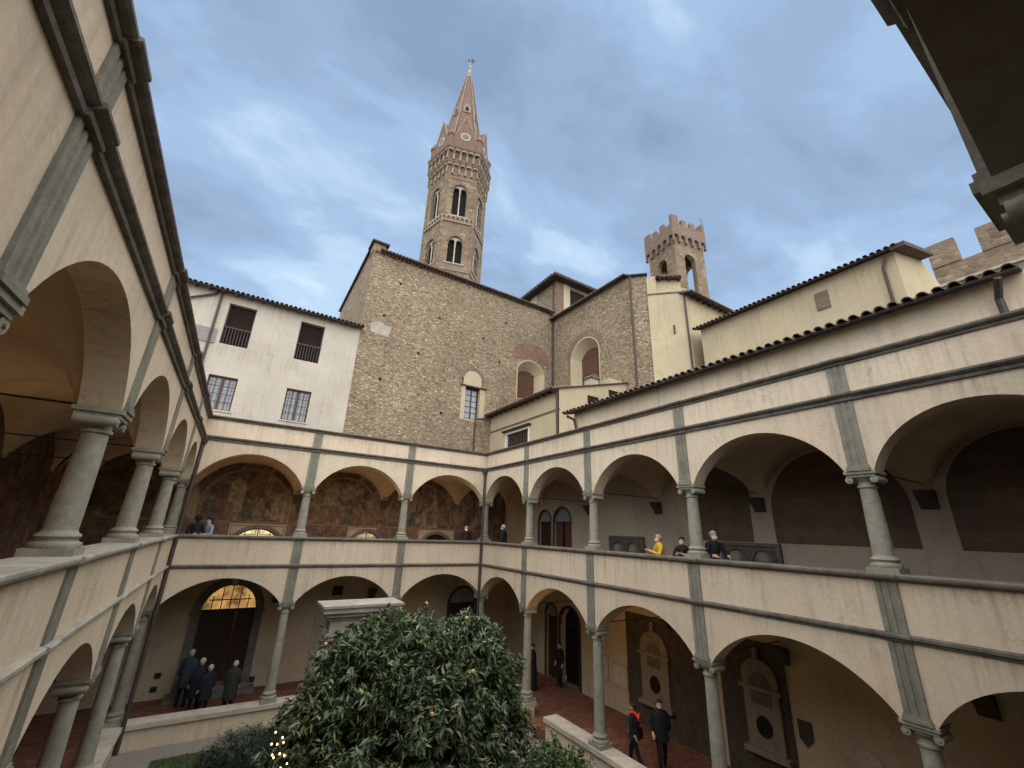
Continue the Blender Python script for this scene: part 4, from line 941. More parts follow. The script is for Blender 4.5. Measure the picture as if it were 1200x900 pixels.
for k in range(9): cu.box(-0.44+k*0.245, -0.44+k*0.245+0.11, 0.08, 0.118, 4.75, 5.78)
cu.build('curtain', 'wood_shutter', win)
for a, b, z0, z1 in ((4.10, 4.85, 6.55, 7.42), (5.65, 6.35, 7.55, 8.05)):
    MB().box(a, b, -3.19, -3.152, z0, z1).build('dark_window', 'black_void', SH)
    MB().box(a-0.05, b+0.05, -3.23, -3.152, z0-0.05, z0).build('window_sill', 'sill_stone', SH)
MB().tube([(2.12, -3.05, 7.25), (2.1, -3.1, 6.9), (2.1, -3.12, 4.2)], 0.055, 8).build('downpipe', 'pipe', SH, 'yes')
mb = MB().box(4.85, 5.45, -2.6, -2.1, 8.0, 8.75); ch = mb.build('chimney', 'white_plaster', SH)
mb = MB(); mb.add([(4.75, -2.7, 8.75), (5.55, -2.7, 8.75), (5.55, -2.0, 8.75), (4.75, -2.0, 8.75), (5.15, -2.7, 9.05), (5.15, -2.0, 9.05)], [(3,2,1,0),(0,1,4),(2,3,5),(1,2,5,4),(3,0,4,5)]); mb.build('chimney_cap', 'tile', ch)
MB().box(5.9, 6.9, -3.0, -2.2, 7.9, 8.85).build('roof_hatch', 'yellow_plaster', SH)

# ------------------------------------------------------------------ upper storey of the tiled-eave wing
W = WING['right']
MB().box(0.22, 0.5, -YS and YS-3.0, -6.62, UT, 5.02).build('attic_wall', 'plaster', W)
MB().box(0.51, 8.8, -6.9, -6.62, UT, 5.2).build('attic_end_wall', 'plaster', W)
eave(W, (0.22, -6.45, 5.0), (0.22, -18.35, 5.0), (1, 0), 0.24, 8.5, 0.40, pitch=0.215, rafters=False, thick=0.05)
MB().tube([(-0.1, -6.55, 4.85), (0.1, -6.75, 4.7), (0.13, -6.85, 4.26)], 0.05, 8).build('downpipe', 'pipe', W, 'yes')
MB().tube([(-0.2, -18.1, 4.85), (0.1, -18.0, 4.6), (0.13, -18.0, 4.26)], 0.055, 8).build('downpipe', 'pipe', W, 'yes')
CR = thing('corner_house', 'cream house corner rising behind the end of the tiled eave', 'house', (1.5, -21, UT))
MB().box(0.62, 4.5, -24, -18.55, UT, 7.0).build('wall', 'plaster', CR)
MB().box(0.55, 4.6, -24.1, -18.48, 5.32, 5.40).build('string_course', 'moulding', CR)

# long pale yellow building further back
YB = thing('long_yellow_building', 'long pale yellow building with overhanging tiled eave behind the cloister roof', 'building', (12, -10.8, UT))
xw = 9.2
MB().prism([(xw, UT), (17, UT), (17, 11.4), (13, 12.6), (xw, 11.3)], 't', -15.1, -6.75).build('wall', 'yellow_plaster', YB)
eave(YB, (xw, -6.55, 11.35), (xw, -15.35, 11.35), (1, 0), 0.30, 4.0, 0.42, pitch=0.22, rafters=False, thick=0.05)
mb = MB(); mb.prism([(8.75, 11.12), (13.0, 12.42), (13.0, 12.60), (8.75, 11.30)], 't', -15.55, -15.1); mb.build('verge', 'eave_wood', YB)
MB().tube([(xw-0.12, -14.85, 11.1), (xw-0.1, -14.7, 10.7), (xw-0.1, -14.7, 8.0)], 0.055, 8).build('downpipe', 'pipe', YB, 'yes')
MB().box(xw-0.06, xw+0.1, -12.75, -12.25, 9.95, 10.75).build('plaque', 'dado_frame', YB)

# ------------------------------------------------------------------ crenellated palace far right
PA = thing('crenellated_palace', 'crenellated brown stone palace wall beyond the long yellow building', 'palace', (44, -25, -6))
MB().box(40, 52, -60, -11.2, -6.6, 24.9).build('wall', 'rubble_far', PA)
MB().box(39.8, 40.05, -60, -11.1, 22.9, 23.15).build('string_course', 'sill_stone', PA)
y_ = -11.2
for k in range(10): MB().box(39.9, 40.7, y_-1.9-k*3.25, y_-k*3.25, 24.9, 27.3).build('merlon', 'rubble_far', PA)

# ------------------------------------------------------------------ hexagonal bell tower
BT = thing('bell_tower', 'slender hexagonal stone bell tower with twin-light windows and brick spire', 'tower', (6.6, 24.6, -6))
cx, cy, HR = 6.55, 24.6, 3.85
to_cam = math.atan2(CP.y-cy, CP.x-cx)+R(5)
def hexpt(r, k, off=0): a = to_cam+R(30)+R(60)*k; return (cx+r*math.cos(a), cy+r*math.sin(a))
def hexring(mb, prof, cap=True):
    vs = []; fs = []
    for r, z in prof:
        for k in range(6): p = hexpt(r, k); vs.append((p[0], p[1], z))
    for j in range(len(prof)-1):
        for k in range(6): l = (k+1) % 6; fs.append((j*6+k, j*6+l, (j+1)*6+l, (j+1)*6+k))
    if cap: fs.append(tuple(range(5, -1, -1))); fs.append(tuple(range((len(prof)-1)*6, len(prof)*6)))
    mb.add(vs, fs)
AP = HR*math.cos(R(30)); FWID = HR        # apothem, face width
def face_frame(k):
    a = to_cam+R(60)*k; nrm = Vector((math.cos(a), math.sin(a), 0)); tx = Vector((-nrm.y, nrm.x, 0))
    def Fq(s, t, z): q = Vector((cx, cy, 0))+nrm*(AP-t)+tx*s; return (q.x, q.y, z)
    return Fq
ST = [(-6.6, 29.6), (29.6, 36.6), (36.6, 46.0)]
core = MB(); hexring(core, [(HR-0.75, -6), (HR-0.75, 48)]); core.build('core', 'black_void', BT)
for (z0, z1) in ST:
    for k in range(6):
        Fq = face_frame(k); h = FWID/2
        mb = MB(Fq)
        if z0 > 0:
            zb, zs, za = (30.6, 33.6, 34.45) if z0 < 30 else (37.55, 41.6, 42.45)
            wall_with_openings(mb, -h, h, z0, z1, 0, 0.55, [(-0.88, 0.88, zb, zs, za)])
        else: wall_with_openings(mb, -h, h, z0, z1, 0, 0.55, [])
        mb.build('wall_face', 'rubble_far', BT)
        if z0 > 0 and k in (0, 1, 5):
            # twin lights: tympanum, colonnette, surround
            ty = MB(Fq); pts = arch_pts(-0.88, 0.88, zs, za, 16)
            zl = zs-0.15
            for sgn in (-1, 1):
                lp = arch_pts(min(0.08*sgn, 0.80*sgn), max(0.08*sgn, 0.80*sgn), zl, zl+0.62, 10)
                for (p, q), (p2, q2) in zip(lp[:-1], lp[1:]):
                    t0_, t1_ = [np.interp(v, [a_[0] for a_ in pts], [a_[1] for a_ in pts]) for v in (p, p2)]
                    ty.add([(p, 0.18, q), (p2, 0.18, q2), (p2, 0.18, max(t1_, q2+0.01)), (p, 0.18, max(t0_, q+0.01)), (p, 0.45, q), (p2, 0.45, q2)], [(0,1,2,3),(0,4,5,1)])
            ty.box(-0.10, 0.10, 0.16, 0.45, zl-0.05, zs+0.75)
            wn_ = ty.build('twin_window', 'sill_stone', BT)
            MB(Fq).lathe([(0.14, zb), (0.14, zb+0.15), (0.085, zb+0.2), (0.085, zl-0.25), (0.15, zl-0.08), (0.15, zl)], 0, 0.32, 10).build('colonnette', 'pale_stone', wn_)
            rr = MB(Fq); o_ = arch_pts(-1.2, 1.2, zs, za+0.32, 16)
            for q in range(16): rr.add([(o_[q][0], -0.06, o_[q][1]), (o_[q+1][0], -0.06, o_[q+1][1]), (pts[q+1][0], -0.06, pts[q+1][1]), (pts[q][0], -0.06, pts[q][1]), (o_[q][0], 0.02, o_[q][1]), (o_[q+1][0], 0.02, o_[q+1][1])], [(0,1,2,3),(0,4,5,1)])
            rr.build('arch_ring', 'dado_frame', wn_)
            MB(Fq).box(-1.25, 1.25, -0.08, 0.1, zb-0.16, zb).build('sill', 'sill_stone', wn_)
for (zz, th, pr) in ((29.5, 0.2, 0.10), (36.45, 0.28, 0.16), (37.3, 0.12, 0.08), (43.3, 0.1, 0.07)):
    mb = MB(); hexring(mb, [(HR+pr, zz), (HR+pr, zz+th)]); mb.build('string_course', 'tower_trim', BT)
# corner strips of the shaft
for k in range(6):
    p = hexpt(HR-0.02, k); MB().lathe([(0.16, 29.7), (0.16, 44.0)], p[0], p[1], 8).build('corner_strip', 'rubble_far', BT)
# corbel tables: rows of little arches
def corbel_table(z0, z1, off, n_, mat, nm_='corbel_arch'):
    for k in range(6):
        Fq = face_frame(k); h = (AP+off)*math.tan(R(30)); wd = 2*h/n_
        mb = MB(lambda s, t, z: Fq(s, t-off, z))
        for j in range(n_):
            a, b = -h+j*wd, -h+(j+1)*wd
            pts = arch_pts(a+wd*0.16, b-wd*0.16, z0+(z1-z0)*0.42, z1-(z1-z0)*0.18, 8)
            full = [(a, z0), (a+wd*0.16, z0+0.05)]+pts+[(b-wd*0.16, z0+0.05), (b, z0)]
            for (p, q), (p2, q2) in zip(full[:-1], full[1:]):
                mb.add([(p, 0, q), (p2, 0, q2), (p2, 0, z1), (p, 0, z1), (p, 0.35, q), (p2, 0.35, q2), ], [(0, 1, 2, 3), (0, 4, 5, 1)])
        mb.add([(-h, 0, z1), (h, 0, z1), (h, 0.5, z1), (-h, 0.5, z1)], [(0, 1, 2, 3)])
        mb.build(nm_, mat, BT)
corbel_table(36.75, 37.3, 0.14, 7, 'tower_trim'); corbel_table(43.9, 45.7, 0.25, 5, 'tower_trim'); corbel_table(46.0, 48.0, 0.45, 5, 'tower_trim')
for (zz, th, r) in ((45.7, 0.25, 0.36), (48.0, 0.35, 0.62)):
    mb = MB(); hexring(mb, [(HR+r, zz), (HR+r+0.05, zz+th)]); mb.build('cornice', 'brick_red', BT)
sb = MB(); hexring(sb, [(HR+0.15, 36.7), (HR+0.15, 36.72)]); 
mb = MB(); hexring(mb, [(HR-0.1, 43.8), (HR+0.12, 48.0)]); mb.build('corbel_core', 'rubble_far', BT)
# spire with gables and pinnacles
SB, SR, TIP = 48.3, 3.35, 67.9
mb = MB(); hexring(mb, [(SR, SB), (0.22, TIP)]); mb.build('spire', 'brick_red', BT)
for k in range(6):
    p = hexpt(SR+0.03, k); q = hexpt(0.26, k)
    MB().tube([(p[0], p[1], SB+1.0), (q[0], q[1], TIP)], [0.12, 0.08], 6).build('spire_rib', 'tower_trim', BT)
    Fq = face_frame(k); dlt = AP-SR*math.cos(R(30))-0.55
    Fg = (lambda Fq, dlt: (lambda s, t, z: Fq(s, t+dlt, z)))(Fq, dlt)
    gb = MB(Fg).prism([(-1.7, SB), (1.7, SB), (1.6, SB+1.5), (0, SB+6.0), (-1.6, SB+1.5)], 't', 0, 1.3).build('gable', 'brick_red', BT)
    edge = MB(Fg)
    for sg in (-1, 1): edge.tube([(sg*1.62, 0.0, SB+1.45), (0, 0.0, SB+6.1)], 0.09, 6)
    edge.box(-1.5, 1.5, -0.05, 0.1, SB+0.05, SB+0.35)
    edge.build('gable_coping', 'tower_trim', gb)
    ring = [(0.72*math.cos(a), SB+2.3+0.72*math.sin(a)) for a in [2*math.pi*i/24 for i in range(24)]]
    MB(Fg).prism(ring, 't', -0.06, 0.02).build('oculus_ring', 'sill_stone', gb)
    qf = MB(Fg)
    for i, (ox, oz) in enumerate(((0.22, 0), (-0.22, 0), (0, 0.22), (0, -0.22))): qf.prism([(ox+0.24*math.cos(a), SB+2.3+oz+0.24*math.sin(a)) for a in [2*math.pi*j/12 for j in range(12)]], 't', -0.075-0.004*i, 0.0)
    qf.build('quatrefoil', 'serena_dark', gb)
    pp = hexpt(SR+0.45, k)
    pn = MB().lathe([(0.42, SB), (0.42, SB+2.0), (0.55, SB+2.1), (0.55, SB+2.35), (0.10, SB+3.3), (0.02, SB+3.5)], pp[0], pp[1], 8); pn.build('pinnacle', 'brick_red', BT)
    if k in (0, 1, 5):
        def Fsl(s, t, z, k=k):
            fr_ = (z-SB)/(TIP-SB); ap = (SR*(1-fr_)+0.22*fr_)*math.cos(R(30)); a = to_cam+R(60)*k
            nrm = Vector((math.cos(a), math.sin(a), 0)); tx = Vector((-nrm.y, nrm.x, 0)); q = Vector((cx, cy, 0))+nrm*(ap-t)+tx*s; return (q.x, q.y, z)
        zc = 57.4
        dm = MB(Fsl).prism([(-0.52, zc), (0.52, zc), (0.52, zc+1.2), (0, zc+2.2), (-0.52, zc+1.2)], 't', -0.12, 0.05).build('dormer', 'tower_trim', BT)
        MB(Fsl).prism([(-0.24, zc+0.3), (0.24, zc+0.3), (0.24, zc+1.0), (0, zc+1.5), (-0.24, zc+1.0)], 't', -0.14, 0.0).build('dormer_opening', 'black_void', dm)
MB().lathe([(0.45, TIP-1.2), (0.34, TIP-0.4), (0.42, TIP-0.2), (0.20, TIP+0.4), (0.10, TIP+1.0), (0.22, TIP+1.15), (0.22, TIP+1.45), (0.06, TIP+1.7), (0.05, TIP+3.6)], cx, cy, 10).build('finial', 'sill_stone', BT, 'yes')
mb = MB().box(cx-0.04, cx+0.04, cy-0.04, cy+0.04, TIP+1.7, TIP+3.6); mb.box(cx-0.45, cx+0.45, cy-0.035, cy+0.035, TIP+2.6, TIP+2.85); mb.prism([(cx+0.1, TIP+3.0), (cx+0.7, TIP+3.1), (cx+0.55, TIP+3.5), (cx+0.1, TIP+3.4)], 't', cy-0.03, cy+0.03); mb.build('weather_vane', 'iron', BT)

# ------------------------------------------------------------------ square crenellated tower
FT = thing('crenellated_tower', 'square crenellated stone tower with tall arched belfry openings behind the choir', 'tower', (39.5, 13.2, -6))
tx_, ty_ = 38.1, 13.9; dirc = math.atan2(CP.y-ty_, CP.x-tx_); HS = 2.70
def sq(k):
    a = dirc+R(45)+R(90)*k; nrm = Vector((math.cos(a), math.sin(a), 0)); tv = Vector((-nrm.y, nrm.x, 0))
    return lambda s, t, z: tuple((Vector((tx_, ty_, z))+nrm*(HS-t)+tv*s))
for k in range(4):
    Fq = sq(k)
    e_ = HS-0.001 if k % 2 else HS
    mb = MB(Fq); wall_with_openings(mb, -HS, HS-0.7 if True else HS, -6.6, 32.0, 0, 0.7, []); wall_with_openings(mb, -HS, HS-0.7, 32.0, 41.6, 0, 0.7, [(-1.05, 0.85, 32.0, 38.2, 39.15)])
    mb.build('wall_face', 'rubble_far', FT)
    OV = 0.36; h = HS+OV; n_ = 5
    ct = MB(lambda s, t, z, Fq=Fq: Fq(s, t-OV, z)); wd = 2*h/n_
    for j in range(n_):
        a, b = -h+j*wd, -h+(j+1)*wd; z0, z1 = 40.6, 42.2
        full = [(a, z0), (a+wd*0.17, z0+0.1)]+arch_pts(a+wd*0.17, b-wd*0.17, z0+0.75, z1-0.35, 8)+[(b-wd*0.17, z0+0.1), (b, z0)]
        for (p, q), (p2, q2) in zip(full[:-1], full[1:]): ct.add([(p, 0, q), (p2, 0, q2), (p2, 0, z1), (p, 0, z1), (p, 0.40, q), (p2, 0.40, q2)], [(0,1,2,3),(0,4,5,1)])
    ct.build('corbel_table', 'dado_frame', FT)
    MB(Fq).box(-h, h-0.5, -OV, -OV+0.5, 42.2, 43.7).build('parapet', 'brick_brown', FT)
    for s_ in ((-h, -h+1.25), (-h+1.85, -h+2.65), (h-2.65, h-1.85)):
        MB(Fq).box(s_[0]+0.002, s_[1], -OV+0.01, -OV+0.49, 43.7, 45.2 if s_[0] == -h else 44.7).build('merlon', 'brick_brown', FT)
MB(sq(0)).box(-HS+0.02, HS-0.02, 0.02, 2*HS-0.02, 41.6, 42.3).build('platform', 'rubble_far', FT)
MB(sq(0)).box(-HS+0.75, HS-0.75, 0.75, 2*HS-0.75, -6, 32.0).build('tower_core', 'rubble_far', FT)
lp_ = sq(3)(0, 0, 0); 
fx = Vector(sq(0)(HS+0.2, -0.2, 0)); fx2 = Vector(sq(0)(-HS-0.2, 0.0, 0)); fx3 = Vector(sq(1)(HS+0.1, 0.2, 0))
side = min((fx, fx2, fx3), key=lambda v: (v-CP).dot(rt)/(v-CP).length)
mb = MB().tube([(side.x, side.y, 43.8), (side.x, side.y, 46.9)], 0.06, 6); mb.prism([(side.y-0.5, 45.9), (side.y+0.6, 46.0), (side.y+0.7, 46.6), (side.y+0.1, 46.4), (side.y-0.1, 46.9), (side.y-0.4, 46.5)], 's', side.x-0.04, side.x+0.04); mb.build('weather_vane', 'iron', FT)
side2 = max((fx, fx2, fx3), key=lambda v: (v-CP).dot(rt)/(v-CP).length)
MB().tube([(side2.x*0.97+tx_*0.03, side2.y, 43.8), (side2.x*0.97+tx_*0.03, side2.y, 46.6)], 0.04, 6).build('lightning_rod', 'iron', FT)

# ------------------------------------------------------------------ well with columns and entablature
WE = thing('stone_well', 'stone well with two columns carrying a heavy moulded lintel behind the orange tree', 'well', (-6.9, -6.0, GR))
y_ = -6.0
mb = MB()
for (x0, x1, z0, z1, d_) in ((-7.85, -5.95, -2.26, -2.16, 0.30), (-7.92, -5.88, -2.16, -2.10, 0.34), (-7.80, -6.0, -2.10, -1.80, 0.26), (-7.86, -5.94, -1.80, -1.72, 0.30), (-7.95, -5.85, -1.72, -1.62, 0.38), (-8.06, -5.74, -1.62, -1.50, 0.46), (-8.10, -5.70, -1.50, -1.44, 0.50)): mb.box(-6.88+(x0+6.9)*0.87, -6.88+(x1+6.9)*0.87, y_-d_, y_+d_, z0, z1)
mb.build('lintel', 'sill_stone', WE)
for x_ in (-7.6, -6.2):
    mb = MB().lathe([(0.22, GR+0.9), (0.22, GR+1.05), (0.15, GR+1.15), (0.13, -2.55), (0.19, -2.4), (0.22, -2.27)], x_, y_, 18); mb.build('column', 'serena', WE, 'yes')
mb = MB().lathe([(1.15, GR), (1.15, GR+0.18), (0.98, GR+0.2), (0.92, GR+0.75), (1.05, GR+0.82), (1.05, GR+0.92), (0.75, GR+0.92), (0.75, GR+0.1)], -6.9, y_, 8); mb.build('wellhead', 'sill_stone', WE)

# ------------------------------------------------------------------ leaves
def leaf_cloud(blobs, n_tw, per, ll, lw, depth=0.45, droop=0.35, up_bias=0.0, seed=1):
    """kite-shaped leaves in whorls at twig tips spread near the surface of a union of ellipsoids"""
    g_ = np.random.default_rng(seed); C = np.array([b[0] for b in blobs]); Rb = np.array([b[1] for b in blobs], float)
    if Rb.ndim == 1: Rb = np.repeat(Rb[:, None], 3, 1)
    wts = (Rb**2).sum(1); wts /= wts.sum(); tips = []; nor = []
    while len(tips) < n_tw:
        i = g_.choice(len(blobs), p=wts); d = g_.normal(size=3); d /= np.linalg.norm(d)
        k = 1-abs(g_.normal())*depth*0.5; k *= 1+0.10*math.sin(5*d[0]+i)*math.cos(6*d[2]+i*2)+0.06*math.sin(13*d[1]+7*d[2])
        if g_.random() < 0.10: k += g_.uniform(0.05, 0.20)
        if k < 0.35: continue
        p = C[i]+d*Rb[i]*k
        ins = (((p-C)/Rb)**2).sum(1) < 0.62
        ins[i] = False
        if ins.any() and g_.random() < 0.85: continue
        tips.append(p); nor.append(d)
    tips = np.array(tips); nor = np.array(nor)
    out = []
    for p, d in zip(tips, nor):
        sz = g_.uniform(0.75, 1.25); n_ = int(per*g_.uniform(0.6, 1.3))
        ax_ = d*0.8+np.array([0, 0, up_bias])+g_.normal(size=3)*0.35; ax_ /= np.linalg.norm(ax_)
        st = p[None, :]-ax_[None, :]*g_.uniform(0, 0.26, n_)[:, None]*sz+g_.normal(size=(n_, 3))*0.02
        v = g_.normal(size=(n_, 3)); v -= (v@ax_)[:, None]*ax_; v /= np.linalg.norm(v, axis=1)[:, None]
        ld = v*g_.uniform(0.6, 1.1, n_)[:, None]+ax_[None, :]*g_.uniform(0.2, 0.9, n_)[:, None]; ld[:, 2] -= droop*g_.uniform(0.3, 1.3, n_)
        ld /= np.linalg.norm(ld, axis=1)[:, None]
        sd_ = np.cross(ld, np.array([0, 0, 1.0])+g_.normal(size=(n_, 3))*0.45); sd_ /= np.linalg.norm(sd_, axis=1)[:, None]+1e-9
        nn_ = np.cross(sd_, ld)
        L_ = (ll*sz*g_.uniform(0.7, 1.25, n_))[:, None]; W_ = (lw*sz*g_.uniform(0.8, 1.2, n_))[:, None]
        a_ = st; b_ = st+ld*L_*0.42+sd_*W_+nn_*W_*0.35; c_ = st+ld*L_; e_ = st+ld*L_*0.42-sd_*W_+nn_*W_*0.35
        c_ = c_-np.array([0, 0, 1])*L_*0.12
        out.append(np.stack([a_, b_, c_, e_], 1))
    return np.concatenate(out), tips, nor

def leaf_mesh(name, Q, mat, parent):
    """each leaf is two triangles folded along its midrib, one loose island"""
    n_ = len(Q); me = bpy.data.meshes.new(name); o0 = np.array(ORG.get(parent.name, (0, 0, 0)))
    me.vertices.add(n_*4); me.vertices.foreach_set('co', (Q.reshape(-1, 3)-o0).astype(np.float32).ravel())
    i4 = np.arange(n_)*4; idx = np.stack([i4, i4+1, i4+2, i4, i4+2, i4+3], 1).ravel().astype(np.int32)
    me.loops.add(n_*6); me.loops.foreach_set('vertex_index', idx)
    me.polygons.add(n_*2); me.polygons.foreach_set('loop_start', np.arange(0, n_*6, 3, dtype=np.int32))
    me.update(calc_edges=True); me.materials.append(MATS[mat])
    o = bpy.data.objects.new(name, me); col.objects.link(o); o.parent = parent; return o

OT = thing('orange_tree', 'big leafy orange tree with scattered fruit standing in the cloister lawn', 'tree', (-6.7, -9.0, GR))
TS = -0.08
blobs = [((-7.05, -8.8, -2.50), (1.35, 1.4, 1.35)), ((-5.25, -8.8, -2.55), (1.30, 1.4, 1.30)), ((-7.75, -9.0, -3.45), (1.30, 1.3, 1.25)), ((-4.75, -9.0, -3.75), (1.35, 1.4, 1.35)),
         ((-6.3, -9.7, -3.5), (1.9, 1.5, 1.7)), ((-6.2, -8.4, -2.9), (1.9, 1.6, 1.7)), ((-6.6, -9.6, -4.7), (1.9, 1.6, 1.3)), ((-5.3, -9.5, -4.8), (1.9, 1.6, 1.3)), ((-6.15, -9.0, -2.15), (1.1, 1.0, 1.0)), ((-4.55, -8.9, -2.75), (0.9, 1.0, 0.95)), ((-7.75, -8.9, -2.75), (0.8, 1.0, 0.8)), ((-4.95, -8.8, -2.15), (0.9, 0.95, 0.92)), ((-7.1, -8.8, -2.05), (0.9, 0.95, 0.9))]
blobs = [((b[0][0]+TS, b[0][1], b[0][2]-0.12), b[1]) for b in blobs]
Q, tips, nor = leaf_cloud(blobs, 3000, 23, 0.165, 0.025, 0.42, 0.38, 0.25, 3)
leaf_mesh('crown', Q, 'leaf', OT)
Q2, _, _ = leaf_cloud([(b[0], tuple(r*0.72 for r in b[1])) for b in blobs], 900, 18, 0.16, 0.026, 0.5, 0.4, 0.1, 5)
leaf_mesh('inner_foliage', Q2, 'leaf', OT)
MB().tube([(-6.7, -9.0, GR), (-6.68, -9.02, -5.3), (-6.75, -8.95, -4.5)], [0.19, 0.15, 0.13], 12).build('trunk', 'bark', OT, 'all')
for b in blobs[:8]:
    c_ = Vector(b[0]); s_ = Vector((-6.74, -8.97, -4.7)); m_ = (c_+s_)/2+Vector((random.uniform(-.2, .2), random.uniform(-.2, .2), 0.15))
    MB().tube([s_, m_, c_, c_+(c_-s_)*0.25], [0.10, 0.07, 0.045, 0.02], 8).build('limb', 'bark', OT, 'all')
fruit = mesh_of(MB().lathe([(0.004, -0.042), (0.025, -0.034), (0.039, -0.012), (0.040, 0.010), (0.028, 0.032), (0.004, 0.041)], n=12), 'orange_fruit', 'orange', 'all')
vis = [i for i in range(len(tips)) if (Vector(nor[i]).dot((CP-Vector(tips[i])).normalized()) > 0.25 and tips[i][2] > -5)]
random.shuffle(vis)
for i in vis[:18]:
    q = tips[i]+nor[i]*0.03; o = inst(fruit, 'orange_fruit', OT, tuple(q)); sz_ = random.uniform(0.75, 1.1); o.scale = (sz_, sz_, sz_)

SB1 = thing('citrus_shrub', 'bright green leafy shrub against the low parapet beside the orange tree', 'shrub', (-1.4, -7.4, GR))
bl = [((-1.45, -7.35, -5.55), (0.75, 0.7, 0.62)), ((-1.9, -8.1, -5.5), (0.6, 0.6, 0.6)), ((-1.0, -7.9, -5.65), (0.55, 0.6, 0.5))]
Q, _, _ = leaf_cloud(bl, 420, 18, 0.13, 0.024, 0.5, 0.15, 0.6, 8); leaf_mesh('foliage', Q, 'leaf_bright', SB1)
MB().tube([(-1.4, -7.4, GR), (-1.4, -7.5, -5.4)], [0.05, 0.03], 8).build('stem', 'bark', SB1)
SB2 = thing('rosemary_bush', 'grey-green feathery bush on the lawn edge near the great doorway', 'shrub', (-8.75, -2.3, GR))
bl = [((-8.75, -2.3, -5.62), (0.85, 0.7, 0.55)), ((-8.1, -2.9, -5.55), (0.7, 0.7, 0.6)), ((-9.35, -2.2, -5.8), (0.5, 0.5, 0.4))]
Q, _, _ = leaf_cloud(bl, 620, 22, 0.11, 0.008, 0.5, -0.1, 0.9, 9); leaf_mesh('foliage', Q, 'leaf_rosemary', SB2)
MB().tube([(-8.75, -2.3, GR), (-8.75, -2.3, -5.5)], [0.05, 0.03], 8).build('stem', 'bark', SB2)
FL = thing('fairy_lights', 'string of tiny warm fairy lights hanging at the edge of the orange tree', 'lights', (-8.75, -9.9, -4.2))
fp = []
for i in range(30):
    u = i/29; fp.append((-8.98+0.42*u+0.10*math.sin(i*2.1), -9.90-0.10*u+0.10*math.cos(i*1.7), -2.75-1.25*u+0.03*math.sin(i*3.3)))
bulb = mesh_of(MB().lathe([(0.003, -0.014), (0.012, -0.008), (0.013, 0.006), (0.003, 0.016)], n=8), 'light_bulb', 'fairy_glow', 'all')
MB().tube(fp, 0.004, 5).build('cable', 'wire', FL)
for p in fp: inst(bulb, 'bulb', FL, p)

